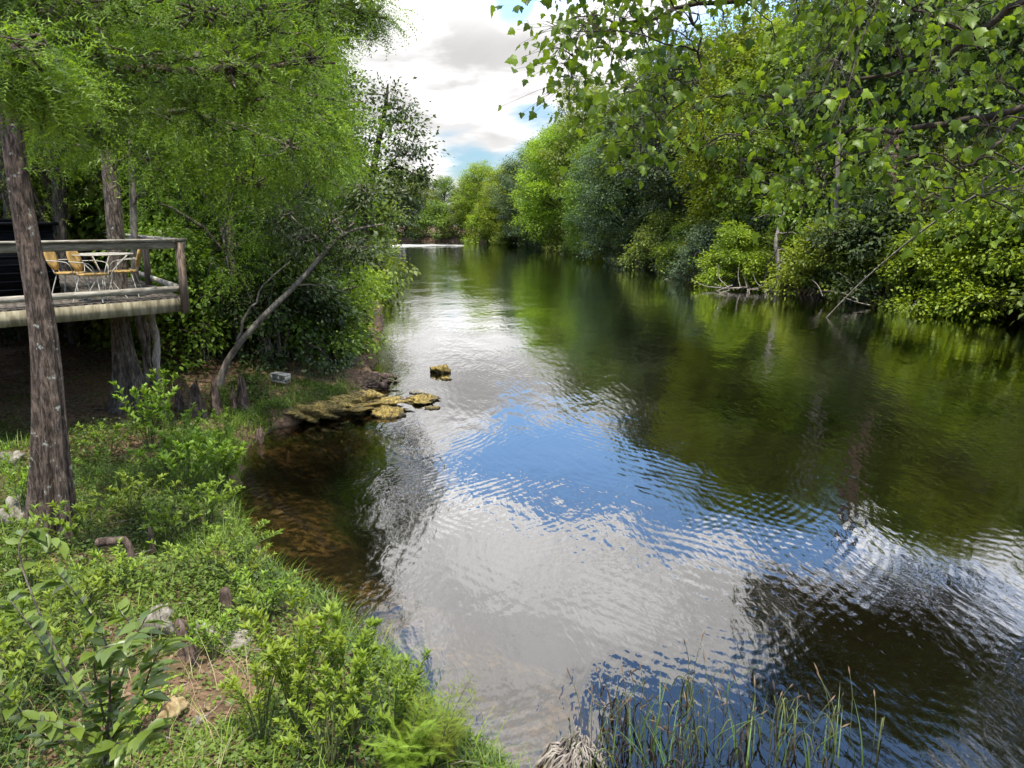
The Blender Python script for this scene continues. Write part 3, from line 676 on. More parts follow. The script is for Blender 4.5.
# thin pale trunk behind the deck's log post
single_trunk('slender_tree', [np.array([xat(147, 16.3, .9), 16.3, .6]), pt(146, 350, 16.2), pt(139, 318, 16), pt(134, 230, 16), pt(130, 100, 16)], [.10, .08, .075, .07, .05], M['bark_pale'], 'thin pale trunk showing between the cypress and the log post under the deck', 'tree', branches=3)

# trees of the left bank
LBT = [
 (300, 19.5, TCY, 8.6, 'cypress', 'feathery cypress above the dark bushes on the left bank'),
 (235, 19, TCY, 11, 'cypress', 'feathery cypress whose crown spreads behind the leaning tree'),
 (190, 22, TCY, 12.5, 'cypress', 'tall feathery cypress in the wood to the right of the deck'),
 (60, 21, TCY, 12, 'mid', 'shaded cypress behind the deck, seen past the foreground trunk'),
 (262, 27, TA, 12.5, 'mid', 'broadleaf tree filling the wood behind the feathery cypresses'),
 (295, 31, TB, 9.8, 'dark', 'dark small-leaved tree on the left bank near the sky gap'),
 (316, 36, TB, 7.0, 'dark', 'dark bushy tree low over the left waterline'),
 (130, 27, TA, 13, 'mid', 'broadleaf tree deep behind the second cypress'),
 (225, 31, TC, 15, 'dark', 'dark tall tree in the depth of the left wood'),
 (10, 29, TB, 13, 'dark', 'dark tree behind the black hut at the left edge'),
 (316, 50, TB, 8.0, 'olive', 'olive tree on the left bank, its branch tip dipping over the river'),
 (326, 64, TA, 10.0, 'mid', 'green tree upstream on the left bank'),
 (340, 84, TA, 12, 'olive', 'pale green tree far up the left bank'),
 (356, 106, TB, 13, 'mid', 'last tree at the tip of the left bank before the bend'),
]
for i, (px, Y, pr, h, mt_, lab) in enumerate(LBT):
    x = xat(px, Y); s = h / HT[id(pr)]
    pr.place((x, Y, gz(x, Y)), i * 2.3, (s * .95, s * .95, s), lab, 'trees of the left bank', {'crown': mt_})
# sparse dark tree against the sky
limb_tree('sparse_tree', 'tall dark tree with thin leaves against the sky left of the river', (-7.1, 30, gz(-7.1, 30)),
          [(-6.9, 30, 0), pt(365, 230, 30), pt(375, 160, 30), pt(385, 110, 30), pt(388, 84, 30)], [.22, .17, .13, .08, .03],
          [([pt(372, 180, 30), pt(395, 160, 29.5), pt(414, 150, 29)], .06, .015), ([pt(380, 130, 30), pt(398, 115, 29.6), pt(412, 104, 29.3)], .05, .012), ([pt(370, 170, 30), pt(352, 140, 30), pt(350, 125, 30)], .07, .02)],
          [(pt(a, b_, 29.8), np.array([r, r, r * .7])) for a, b_, r in [(385, 95, .8), (400, 108, .7), (410, 128, .6), (415, 150, .6), (395, 140, .9), (378, 120, .9), (355, 140, 1), (375, 160, 1), (400, 168, .8), (385, 190, 1.1), (360, 185, 1.2), (408, 195, .8), (395, 215, .9), (420, 178, .4)]],
          17, 16, .15, T_QUAD, 'dark', 'bark_dark', sig=.26, shell=.3)
# bushes of the left bank
LBS = [
 (314, 21.5, SH, .95, 'bright', 'bright green bush bulging over the water below the leaning tree'),
 (308, 25, SH, 1.0, 'bright', 'taller bright bush behind the one bulging over the water'),
 (298, 20.2, SH2, 1.0, 'mid', 'green bush drooping to the waterline on the left bank'),
 (285, 19.3, SH, .85, 'dark', 'dark bush under the leaning tree, near the rock shelf'),
 (258, 22.5, SH, 1.15, 'dark', 'dark bush behind the base of the leaning tree'),
 (275, 22.5, SH, 1.35, 'dark', 'tall dark bush in the middle of the left bank'),
 (215, 27, SH, 1.4, 'dark', 'shaded bush in the wood to the right of the deck corner'),
 (302, 28, SH, 1.15, 'mid', 'green bush farther up the left waterline'),
 (314, 34, SH, 1.2, 'mid', 'green bush at the narrowing of the left bank'),
 (330, 43, SH2, 1.4, 'olive', 'olive bush overhanging the left waterline upstream'),
 (338, 56, SH, 1.5, 'mid', 'distant green bush on the left bank'),
 (346, 74, SH, 2.0, 'dark', 'far dark bush on the left bank before the bend'),
 (358, 95, SH, 2.2, 'mid', 'farthest bush of the left bank'),
 (185, 19, SH2, 1.1, 'mid', 'low green bush just beyond the deck corner'),
 (60, 24, SH, 1.5, 'mid', 'sunlit bush behind the deck rail'),
 (110, 25.5, SH, 1.5, 'mid', 'green bush behind the deck, right of the sunlit one'),
 (20, 22.5, SH, 1.5, 'dark', 'dark bush behind the deck at the left edge'),
 (155, 24, SH, 1.6, 'mid', 'bush behind the far end of the deck'),
]
for i, (px, Y, pr, s, mt_, lab) in enumerate(LBS):
    x = xat(px, Y, 1); pr.place((x, Y, max(gz(x, Y), .05)), i * 1.3, (s, s, s), lab, 'bushes of the left bank', {'crown': mt_})
for i, (px, Y, lab) in enumerate([(212, 19, 'bare-stemmed thicket right of the deck corner'), (238, 20, 'bare thicket behind the leaning tree'), (272, 18.8, 'grey twiggy thicket under the leaning trunk'), (196, 21, 'tall bare stems beyond the deck post'), (300, 19.5, 'bare twiggy stems beside the dark bush above the rock shelf'), (335, 20, 'bare twigs poking out above the stone heap')]):
    x = xat(px, Y, 1); root = thing('bare_thicket', lab, 'bare shrub', (x, Y, gz(x, Y)), 'bare thickets in the left wood'); w = MB()
    for j in range(15):
        a = rng.random() * 6.28; h_ = 1.2 + 2.4 * rng.random(); l = .3 + .7 * rng.random(); b0 = rng.normal(0, .25, 2)
        P = smooth_path([(b0[0], b0[1], -.1), (b0[0] + l * .3 * math.cos(a), b0[1] + l * .3 * math.sin(a), h_ * .5), (b0[0] + l * math.cos(a), b0[1] + l * math.sin(a), h_)], 12, .03)
        w.tube(P, np.linspace(.022, .006, 12), 5, cap=False)
        for k in range(4):
            p0 = P[int(4 + 7 * rng.random())]; d = rnd_dir(1)[0]; w.tube(smooth_path([p0, p0 + d * .3 + [0, 0, .05], p0 + d * .7], 6, .02), np.linspace(.009, .003, 6), 4, cap=False)
    w.build('stem', M['dead_wood'] if i % 2 == 0 else M['bark'], root, smooth=True)
# slim trunks and fill deep in the wood
for i in range(34):
    Y = 20 + 34 * rng.random(); px = -40 + 380 * rng.random(); x = xat(px, Y)
    if x > -7.2 - (Y > 45) * 3: continue
    s = .8 + .35 * rng.random()
    TW.place((x, Y, gz(x, Y)), rng.random() * 6, (s * .9, s * .9, s), beside(x, Y, LBT, LBN, 'slim tree', ('mid', 'dark')[i % 2]), 'slim trees in the depth of the left wood', {'crown': ('mid', 'dark')[i % 2]})
for i in range(40):
    Y = 28 + 50 * rng.random(); px = -120 + 480 * rng.random(); x = xat(px, Y)
    if x > -10 - (Y > 55) * 4: continue
    s = 1.6 + .9 * rng.random()
    SH.place((x, Y, gz(x, Y)), rng.random() * 6, (s, s, s * 1.2), beside(x, Y, LBT, LBN, 'bush', ('mid', 'dark', 'olive')[i % 3]), 'undergrowth deep in the left wood', {'crown': ('mid', 'dark', 'olive')[i % 3]})
for i in range(26):
    Y = 45 + 60 * rng.random(); x = -14 - 55 * rng.random() - (Y - 45) * .15; s = 1 + .4 * rng.random()
    (TA, TB)[i % 2].place((x, Y, gz(x, Y)), rng.random() * 6, s, beside(x, Y, LBT, LBN, 'tall tree', ('mid', 'dark')[i % 2]), 'trees far back in the left wood', {'crown': ('mid', 'dark')[i % 2]})

# ------------------------------------------------------------------ deck
FZ = 2.90; RZ = 3.90
C1 = np.array([xat(181, 13.3), 13.3, 0]); P0_ = np.array([xat(0, 11.2), 11.2, 0]); fd = unit(P0_ - C1); P1 = C1 + fd * 7.0
sdv = unit(np.array([-1.76, 2.6, 0])); Bk = C1 + sdv * 11.3; sl = np.array([-.86, -.5, 0])
DK = thing('wooden_deck', 'weathered grey timber deck raised over the left bank', 'deck', (C1[0], C1[1], 0))
def dk(v): return np.asarray(v, float) - np.array([C1[0], C1[1], 0])
w = MB(); N_ = 7.0
npl = 52
for i in range(npl):                                   # boards run parallel to the side edge
    f = (i + .5) / npl; a = C1 + fd * (N_ * f) ; b_ = Bk + fd * (N_ * f)
    w.beam(dk(a) + [0, 0, FZ - .02], dk(b_) + [0, 0, FZ - .02], N_ / npl * 1.0 * .965 , .036, rng.random())
w.build('floor', M['plank'], DK)
w = MB()
nrm = np.array([-fd[1], fd[0], 0]);  nrm = nrm if np.dot(nrm, -C1) > 0 else -nrm      # outward, towards the camera side
a = C1 + nrm * .03; b_ = P1 + nrm * .03
w.beam(dk(a) + [0, 0, 2.76], dk(b_) + [0, 0, 2.76], .045, .235)
w.build('fascia_board', M['fascia'], DK)
w = MB(); so = np.array([sdv[1], -sdv[0], 0])
w.beam(dk(C1 + so * .03) + [0, 0, 2.76], dk(Bk + so * .03) + [0, 0, 2.76], .045, .235); w.build('fascia_board', M['fascia'], DK)
w = MB()
for i in range(8):                                      # joists below
    q = C1 + fd * .2 + sdv * (.5 + i * 1.3); w.beam(dk(q) + [0, 0, 2.70], dk(q + fd * 6.6) + [0, 0, 2.70], .05, .2)
w.build('joist_frame', M['post'], DK)
def post(p, z0, z1, s=.1, m='post', out=None):
    w = MB(); q = dk(p); w.box((q[0], q[1], (z0 + z1) / 2), (s, s, z1 - z0), np.array([fd, np.cross((0, 0, 1), fd), (0, 0, 1)])); w.build('rail_post', M[m], DK)
post(C1 + nrm * .105, 2.62, RZ - .05, .11)
for d_ in (2.22, 4.6, 6.9): post(C1 + fd * d_ + nrm * .105, 2.62, RZ - .05, .11)
for d_ in (3.15, 6.2, 9.0, 11.2): post(C1 + sdv * d_ - so * .05, FZ, RZ - .05, .1)
for (u, v, off, ext) in ((C1 - fd * .12, P1, nrm * .08, 0), (C1 - sdv * .0 + sdv * .10, Bk, -so * .03, 0)):
    w = MB(); w.beam(dk(u + off) + [0, 0, RZ + .0], dk(v + off) + [0, 0, RZ], .16, .04); w.build('top_rail', M['rail'], DK)
    w = MB(); w.beam(dk(u + off) + [0, 0, RZ - .09], dk(v + off) + [0, 0, RZ - .09], .04, .12); w.build('top_rail_apron', M['rail'], DK)
    w = MB(); w.beam(dk(u + off * .2) + [0, 0, FZ + .15], dk(v + off * .2) + [0, 0, FZ + .15], .038, .10); w.build('lower_rail', M['rail'], DK)
w = MB(); e = Bk + sl * 6
w.beam(dk(Bk) + [0, 0, RZ], dk(e) + [0, 0, RZ], .16, .04); w.beam(dk(Bk) + [0, 0, RZ - .1], dk(e) + [0, 0, RZ - .1], .04, .13); w.beam(dk(Bk) + [0, 0, FZ + .15], dk(e) + [0, 0, FZ + .15], .04, .1); w.build('back_rail', M['rail'], DK)
# log post under the corner, square post beside it
def logpost(px, py, Y, r, ztop, m, name, k=11):
    p = pt(px, py, Y); p[2] = gz(p[0], p[1]) - .3
    w = MB(); n = 16; P = np.array([[p[0] + .02 * math.sin(i * 1.3), p[1] + .02 * math.cos(i * 1.1), p[2] + (ztop - p[2]) * i / (n - 1)] for i in range(n)])
    w.tube([dk(q) for q in P], r * (1 + .18 * np.sin(np.arange(n) * 2.1 + 1)), k); w.build(name, M[m], DK, smooth=True)
logpost(160, 388, 13.95, .07, 2.62, 'dead_wood', 'support_log'); logpost(152, 388, 14.3, .045, 2.62, 'bark', 'support_log')
for (a_, b_) in ((3.5, 1.2), (3.2, 6), (6.6, 1.5), (6.4, 7), (3, 10)):
    q = C1 + fd * a_ + sdv * b_; w = MB(); z0 = gz(q[0], q[1]) - .3; w.box(np.array([*dk(q)[:2], (z0 + 2.6) / 2]), (.14, .14, 2.6 - z0)); w.build('support_post', M['post'], DK)
# black hut standing on the deck at the left edge
q = np.array([xat(-22, 13.7), 13.7, 0]); hu = thing('screened_hut', 'black screened hut standing on the deck at the left edge', 'hut', (q[0], q[1], FZ))
ax = np.array([fd, sdv, (0, 0, 1)]); w = MB(); w.box((0, 0, .62), (2.6, 2.2, 1.24), ax); w.build('wall', M['hut'], hu)
w = MB()
for i in range(8): w.box(np.array([0, 0, .12 + i * .145]), (2.62, 2.22, .03), ax)
w.build('slat_band', M['hut'], hu)
w = MB(); w.box((0, 0, 1.27), (2.8, 2.4, .06), ax); w.box((0, 0, 1.33), (1.6, 1.3, .06), ax); w.build('roof', M['hut'], hu)

# wire table and chairs
tp = np.array([xat(105, 12.95), 12.95, FZ]); tb = thing('wire_table', 'round white wire table on the deck between the tan chairs', 'table', tp)
w = MB(); th = np.linspace(0, 2 * math.pi, 33)
w.tube(np.stack([.50 * np.cos(th), .50 * np.sin(th), np.full(33, .76)], -1), .011, 6, cap=False)
for k in range(-5, 6):
    u = k * .085; L = math.sqrt(.49 ** 2 - u * u); w.tube([(u, -L, .76), (u, L, .76)], .004, 4); w.tube([(-L, u, .757), (L, u, .757)], .004, 4)
w.build('table_top', M['wire'], tb)
for j in range(4):
    a = j * math.pi / 2 + .5; w = MB()
    for s_ in (-.16, .16):
        w.tube(smooth_path([(.44 * math.cos(a + s_ * 2), .44 * math.sin(a + s_ * 2), .75), (.12 * math.cos(a + s_), .12 * math.sin(a + s_), .38), (.34 * math.cos(a + s_ * .5), .34 * math.sin(a + s_ * .5), .0)], 9), .0085, 5)
    w.build('leg', M['wire'], tb)
w = MB(); w.tube(np.stack([.26 * np.cos(th), .26 * np.sin(th), np.full(33, .10)], -1), .007, 5, cap=False); w.build('stretcher_ring', M['wire'], tb)
def disc(w, c, ax, rx, ry, t_, n=24, dish=.03):
    V = []; 
    for zz_ in (-t_ / 2, t_ / 2):
        for rr_ in (1., .6):
            for a in np.arange(n) * 2 * math.pi / n: V.append(np.array([rx * rr_ * math.cos(a), ry * rr_ * math.sin(a), zz_ - dish * (1 - rr_)]))
        V.append(np.array([0, 0, zz_ - dish * .6]))
    V = np.array(V) @ np.asarray(ax) + np.asarray(c); F4 = []; F3 = []; m_ = 2 * n + 1
    for j in range(n):
        k_ = (j + 1) % n
        F4 += [[j, k_, n + k_, n + j][::-1], [m_ + j, m_ + k_, m_ + n + k_, m_ + n + j], [j, k_, m_ + k_, m_ + j]]
        F3 += [[n + k_, n + j, 2 * n], [m_ + n + j, m_ + n + k_, m_ + 2 * n]]
    w.add(V, F4); w.F.append(np.array(F3) + w.n - len(V))
def make_chair(label):
    t_ = thing('wire_chair', label, 'chair', (0, 0, 0), 'tan and white wire chairs on the deck')
    w = MB(); disc(w, (0, 0, .45), np.eye(3), .23, .22, .028); w.build('seat', M['pad'], t_, smooth=False)
    w = MB(); ax = np.array([(0, 1, 0), (-.25, 0, .97), (.97, 0, .25)]); disc(w, (-.27, 0, .70), ax, .175, .215, .022); w.build('backrest', M['pad'], t_)
    for sx_ in (-1, 1):
        for sy_ in (-1, 1):
            w = MB(); w.tube([(sx_ * .14, sy_ * .13, .44), (sx_ * .20, sy_ * .19, .2), (sx_ * .25, sy_ * .22, 0)], .009, 5); w.build('leg', M['wire'], t_)
    for sy_ in (-1, 1):
        w = MB(); w.tube(smooth_path([(-.27, sy_ * .17, .66), (-.1, sy_ * .26, .66), (.12, sy_ * .25, .62), (.16, sy_ * .19, .45)], 9), .008, 5); w.build('armrest', M['wire'], t_)
    w = MB(); w.tube([(-.2, .08, .44), (-.25, .08, .55)], .009, 5); w.tube([(-.2, -.08, .44), (-.25, -.08, .55)], .009, 5); w.build('back_frame', M['wire'], t_)
    return Proto(t_)
CH = make_chair('chair')
for px, Y, rz, lab in [(72, 12.9, .05, 'tan wire chair farthest left, nearest the cypress trunk'), (95, 12.5, -.02, 'tan wire chair in front of the left side of the wire table'),
                       (126, 13.35, 3.4, 'tan wire chair right of the wire table')]:
    CH.place((xat(px, Y), Y, FZ), rz, 1, lab)

# ------------------------------------------------------------------ rocks, knees, block
def rock(name, label, p, r, m, seed, cat='rock', group=None, amp=.35, f=2.4, rot=0, flat=None, n=16):
    w = MB(); blob(w, (0, 0, 0), r, seed, n, amp, f, flat); o = w.build(name, M[m], smooth=True); o.location = tuple(p); o.rotation_euler = (0, 0, rot); tag(o, label, cat, group); return o
def land(px, py, z=.6):
    for _ in range(6):
        p = at(px, py, z); z = gz(p[0], p[1])
    return at(px, py, z)
g_ = 'ochre rocks at the waterline'
rock('rock_shelf', 'wide ochre algae-covered rock shelf at the water edge', at(355, 405, .05) + [0, 0, .0], (.88, .80, .19), 'algae', 3, rot=.2, n=26, amp=.45, f=4)
rock('rock_shelf', 'ochre rock lobe joining the shelf to the left bank', at(305, 413, .12), (.65, .5, .17), 'algae', 8, group=g_, n=20, amp=.5, f=4)
rock('rock_shelf', 'small ochre rock at the outer tip of the shelf', at(421, 400, .02), (.34, .38, .09), 'algae', 9, group=g_, amp=.4, f=3)
rock('shore_rock', 'dark-stained ochre rock on the near edge of the shelf', at(388, 414, .02), (.30, .28, .12), 'algae', 29, group=g_)
rock('river_rock', 'ochre rock standing alone out in the river', at(441, 371, .03), (.24, .26, .15), 'algae', 12, group=g_, amp=.4)
rock('river_rock', 'flat little rock just in front of the lone river rock', at(446, 379, .0), (.15, .14, .05), 'algae', 14, group=g_)
rock('flat_rock', 'flat grey rock awash just above the shelf tip', at(418, 393, .0), (.22, .14, .05), 'rock', 15, group=g_)
rock('flat_rock', 'flat brown rock awash below the shelf tip', at(432, 408, .0), (.20, .12, .045), 'algae', 16, group=g_)
rock('pale_rock', 'white limestone rock left of the tall dark knee', land(158, 630) + [0, 0, .05], (.10, .14, .17), 'rock', 21, amp=.5)
rock('pale_rock', 'small pale rock right of the tall dark knee', land(204, 634) + [0, 0, .02], (.10, .10, .07), 'rock', 22, amp=.5)
rock('flat_rock', 'flat buff stone slab set in the ground by the leafy bush', land(236, 640) + [0, 0, .0], (.14, .26, .045), 'rock', 23, amp=.2)
rock('yellow_rock', 'broken yellowish rock on the bare patch at the bottom', land(172, 714) + [0, 0, .02], (.075, .085, .065), 'rock_yellow', 25, amp=.6)
rock('pale_rock', 'small pale stone beside the yellowish rock', land(198, 722), (.05, .06, .035), 'rock', 26, amp=.5)
rock('grey_rock', 'grey stone half in the weeds at the left edge', land(12, 462) + [0, 0, .03], (.16, .16, .14), 'rock', 27, amp=.4)
rock('grey_rock', 'pale stone below the cypress at the left edge', land(18, 520) + [0, 0, .03], (.14, .16, .2), 'rock', 28, amp=.4)
for i, (px, py) in enumerate([(262, 592), (285, 560), (300, 610), (340, 575), (352, 612), (300, 530), (275, 500), (318, 640), (390, 600), (365, 560)]):
    p = at(px, py); p[2] = gz(p[0], p[1]) + .02
    rock('submerged_stone', 'brown stone lying under the shallow water', p, (.06 + .06 * rng.random(), .07, .04), 'stone_wet', 40 + i, group='stones under the shallow water', n=10)

def knee(name, label, p, h, r, seed, m='knee', lean=(0, 0), cat='cypress knee', flute=.45, hollow=False, group=None):
    p = np.array([p[0], p[1], gz(p[0], p[1]) - .08]); w = MB(); n = 14; h += .08
    P = np.array([[lean[0] * (i / 13) ** 1.5, lean[1] * (i / 13) ** 1.5, h * i / 13] for i in range(n)])
    rr = r * np.interp(np.linspace(0, 1, n), [0, .2, .7, .93, 1], [1.15, .78, .55, .42, .12])
    k_ = 24; th = np.arange(k_) * 2 * math.pi / k_; r_ = np.random.default_rng(seed); ph = r_.random(4) * 6
    ring = np.array([[P[i] + rr[i] * (1 + flute * (.5 * np.sin(3 * a + ph[0] + i * .1) + .35 * np.sin(7 * a + ph[1]) + .2 * math.sin(i * 1.7 + 2 * a + ph[2]))) * np.array([math.cos(a), math.sin(a), 0]) + [0, 0, (.22 * h * (math.sin(4 * a + ph[3]) + .6 * math.sin(9 * a + ph[0])) * (i / 13) ** 3 if hollow else 0)] for a in th] for i in range(n)])
    q = [[i * k_ + j, i * k_ + (j + 1) % k_, (i + 1) * k_ + (j + 1) % k_, (i + 1) * k_ + j] for i in range(n - 1) for j in range(k_)]
    w.add(ring.reshape(-1, 3), q); w.add(np.vstack([ring[-1], ring[-1].mean(0) - [0, 0, .02]]), [[j, (j + 1) % k_, k_] for j in range(k_)])
    o = w.build(name, M[m], smooth=True); o.location = tuple(p); tag(o, label, cat, group); return o
G1 = 'cypress knees and stumps on the left bank'
knee('cypress_knee', 'tallest dark cypress knee, beside the white rock on the bare patch', land(190, 658), .36, .095, 1, lean=(-.07, .02), group=G1)
knee('tree_stump', 'short dark stump with a reddish cut top in the weeds', land(227, 612), .27, .10, 2, group=G1, flute=.25)
knee('cypress_knee', 'thin dark knee standing upright in the weeds', land(153, 556), .36, .04, 3, group=G1)
for (dx, s, hh_, sd_) in ((0, 1.3, .62, 5), (14, 1.1, .38, 6), (-9, .9, .42, 7)):
    knee('cypress_knee', {0: 'ragged knee at the head of the cove, tallest of three', 14: 'ragged knee at the cove, right of the tallest', -9: 'ragged knee at the cove, left of the tallest'}[dx], land(244 + dx, 412), hh_, .11 * s, sd_, hollow=True, group=G1)
for (px, py, h_, r_, lab, sd_) in ((198, 415, .55, .20, 'split grey stump below the leaning tree', 8), (216, 413, .60, .13, 'narrow spike stump right of the split grey stump', 9), (286, 428, .16, .07, 'smallest knee at the edge of the cove by the shelf', 10), (180, 410, .35, .12, 'low stump left of the split grey stump', 11)):
    knee('tree_stump', lab, land(px, py), h_, r_, sd_, hollow=True, group=G1)
# bent root
p = land(128, 560); w = MB(); w.tube(smooth_path([(-.32, .02, .20), (-.12, 0, .23), (.02, 0, .2), (.05, -.02, -.1)], 12, .004), [.05, .05, .05, .05, .05, .045, .045, .04, .04, .04, .05, .05], 9)
o = w.build('bent_root', M['knee'], smooth=True); o.location = tuple(p); tag(o, 'bent root arching out of the weeds like an elbow', 'root')
# pale root stump at the bottom
p = at(572, 765, 0); p[1] -= .0; w = MB()
for i in range(150):
    a = rng.random() * 6.28; r0 = .20 * rng.random() ** .5; h_ = .30 * (1 - r0 / .28) * (.6 + .6 * rng.random())
    w.tube(smooth_path([(r0 * 1.9 * math.cos(a), r0 * 1.5 * math.sin(a), -.25), (r0 * math.cos(a) * 1.2, r0 * math.sin(a), h_ * .5), (r0 * .6 * math.cos(a) + .03, r0 * .6 * math.sin(a), h_ + .02)], 7, .012), np.linspace(.016, .006, 7), 5)
o = w.build('root_stump', M['dead_wood'], smooth=True); o.location = (p[0], p[1], .02); tag(o, 'bleached splintered stump among the reeds at the bottom', 'stump')
# wood and rock pile above the shelf
for j, (px, py, lab) in enumerate([(368, 382, 'dark heap of broken stones and sticks above the ochre shelf'), (352, 389, 'smaller stick heap left of the dark stone heap')]):
    p = at(px, py, .05); w = MB()
    for i in range(26 if j == 0 else 14):
        c = np.array([rng.normal(0, .38), rng.normal(0, .35), .02 + .08 * rng.random()]); blob(w, c, (.05 + .12 * rng.random(), .05 + .08 * rng.random(), .03 + .05 * rng.random()), 60 + i, 7, .5)
    for i in range(16):
        c = np.array([rng.normal(0, .35), rng.normal(0, .3), .1]); d = unit(rng.normal(0, 1, 3) * [1, 1, .3]); w.tube([c - d * .25, c + d * .25], .02, 5)
    o = w.build('debris_heap', M['knee'], smooth=False); o.location = tuple(p); tag(o, lab, 'debris heap'); o['kind'] = 'stuff'
# concrete block
p = land(281, 386); w = MB()
for dx in (-.19, 0, .19): w.box((dx, 0, .1), (.035, .19, .2))
for dy in (-.08, .08): w.box((0, dy, .1), (.345 if 0 else .41, .03, .196))
bo = MB(); bo.box((0, -.0, .02), (.40, .2, .03)); bo.box((0, 0, .19), (.41, .2, .03))
for dx in (-.19, 0, .19): bo.box((dx, 0, .105), (.03, .196, .14))
o = bo.build('concrete_block', M['block']); o.location = (p[0], p[1], p[2] + .10); o.rotation_euler = (.05, .1, -.3); tag(o, 'pale hollow concrete block lying in the grass above the rock shelf', 'block')

# ------------------------------------------------------------------ ground cover
def on_land(n, x0, x1, y0, y1, sdmin=.05):
    X = rng.uniform(x0, x1, n); Y = rng.uniform(y0, y1, n); sd = sdist(X, Y); k_ = sd > sdmin
    return X[k_], Y[k_], sd[k_]
X, Y, sd = on_land(76000, -10.5, 1.6, 2.4, 17.5)
bare = land(190, 690); dB = np.hypot(X - bare[0], (Y - bare[1]) * .8)
shadeY = np.clip((Y - 11) / 2, 0, 1) * np.clip((-5.9 - X) / .8, 0, 1)
keep = (rng.random(len(X)) < np.where(dB < .55, .12, 1) * (1 - .93 * shadeY) * np.clip(.45 + .55 * vnoise(X, Y, 2.5, 11) + .3, .15, 1)) & ((X > -6.8 - (Y - 4) * .5) | (Y > 9))
X, Y, sd = X[keep], Y[keep], sd[keep]; Z = height(X, Y)
hgt = (.04 + .24 * np.clip(.45 + .6 * vnoise(X, Y, 2.6, 12), 0, 1) ** 1.8 * rng.random(len(X))) * np.where(np.hypot(X - bare[0], Y - bare[1]) < 1.0, .4, 1) 
mb = MB(); per = 9; n = len(X)
off = rng.normal(0, 1, (n * per, 3)) * [.045, .045, 0]; lz = np.repeat(hgt, per) * rng.random(n * per) ** .6
P = np.repeat(np.stack([X, Y, Z], -1), per, 0) + off * (1 + 4 * lz[:, None]); P[:, 2] += lz
D = rng.normal(0, 1, (n * per, 3)); D[:, 2] = np.abs(D[:, 2]) * .35 + .1; N = rng.normal(0, .4, (n * per, 3)); N[:, 2] += 1
scatter(mb, T_QUAD, P, D, N, (.020 + .042 * rng.random(n * per) ** 2) * (1 + 1.2 * np.repeat(hgt, per)), np.clip(np.repeat(.5 + .28 * vnoise(X, Y, 2.1, 15), per) + rng.normal(0, .2, n * per), 0, 1))
o = mb.build('ground_cover', M['cover']); o['kind'] = 'stuff'; tag(o, 'low green leafy weeds covering the left bank', 'ground cover')
# grass blades
def blades(mb, X, Y, Z, h0, h1, wd, lean=.5, tint=None, seg=4):
    n = len(X); h = rng.uniform(h0, h1, n); a = rng.uniform(0, 2 * math.pi, n); l = h * lean * (.3 + rng.random(n)); pw = wd * (.7 + .6 * rng.random(n))
    s = np.linspace(0, 1, seg); bx = X[:, None] + np.cos(a)[:, None] * l[:, None] * s ** 2; by = Y[:, None] + np.sin(a)[:, None] * l[:, None] * s ** 2; bz = Z[:, None] + h[:, None] * (s - .25 * lean * s ** 2)
    ww = pw[:, None] * (1 - s ** 1.5 * .95) / 2; sx_ = -np.sin(a)[:, None] * ww; sy_ = np.cos(a)[:, None] * ww
    V = np.stack([np.stack([bx - sx_, by - sy_, bz], -1), np.stack([bx + sx_, by + sy_, bz], -1)], 2)  # n,seg,2,3
    k_ = seg * 2; F = np.array([[2 * i, 2 * i + 1, 2 * i + 3, 2 * i + 2] for i in range(seg - 1)])
    idx = (np.arange(n)[:, None, None] * k_ + F[None]).reshape(-1, 4)
    mb.add(V.reshape(-1, 3), idx, np.repeat(np.clip(rng.normal(.5, .2, n), 0, 1) if tint is None else tint, k_))
X, Y, sd = on_land(26000, -8, 1.6, 2.4, 18, .02)
k_ = rng.random(len(X)) < np.clip(.35 + .6 * vnoise(X, Y, 2.2, 21), .03, 1) * np.where((X < -6.3) & (Y > 12), .1, 1.3) * np.where(np.hypot(X - bare[0], Y - bare[1]) < .6, .3, 1)
k_ |= (sd < .5) & (rng.random(len(X)) < .6)
mb = MB(); blades(mb, X[k_], Y[k_], height(X[k_], Y[k_]), .10, .34, .010, .7)
Xe, Ye, se = on_land(60000, -7.5, 1.6, 2.6, 18, -.06); ke = se < .42; Xe, Ye = Xe[ke][:5200], Ye[ke][:5200]
blades(mb, Xe, Ye, height(Xe, Ye), .10, .36, .010, 1.1)
o = mb.build('grass', M['weed']); o['kind'] = 'stuff'; tag(o, 'long grass blades growing through the bank weeds', 'grass')
X, Y, sd = on_land(5000, -6, 0, 2.6, 5.6, .3); k_ = X < -1.9
mb = MB(); blades(mb, X[k_][:900], Y[k_][:900], height(X[k_][:900], Y[k_][:900]), .15, .45, .006, 1.1)
o = mb.build('dry_grass', leaf_mat('straw', (.28, .22, .10), (.45, .38, .20), .2)); o['kind'] = 'stuff'; tag(o, 'dry straw-coloured grass at the bottom left', 'grass')
# leaf litter
X, Y, sd = on_land(46000, -16, 1, 2.6, 26, .05); Z = height(X, Y); n = len(X)
mb = MB(); D = rng.normal(0, 1, (n, 3)); D[:, 2] *= .25; N = rng.normal(0, .35, (n, 3)); N[:, 2] += 1
scatter(mb, T_QUAD, np.stack([X, Y, Z + .012], -1), D, N, .03 + .05 * rng.random(n), rng.random(n))
o = mb.build('leaf_litter', M['dead']); o['kind'] = 'stuff'; tag(o, 'brown dead leaves covering the ground under the trees', 'leaf litter')

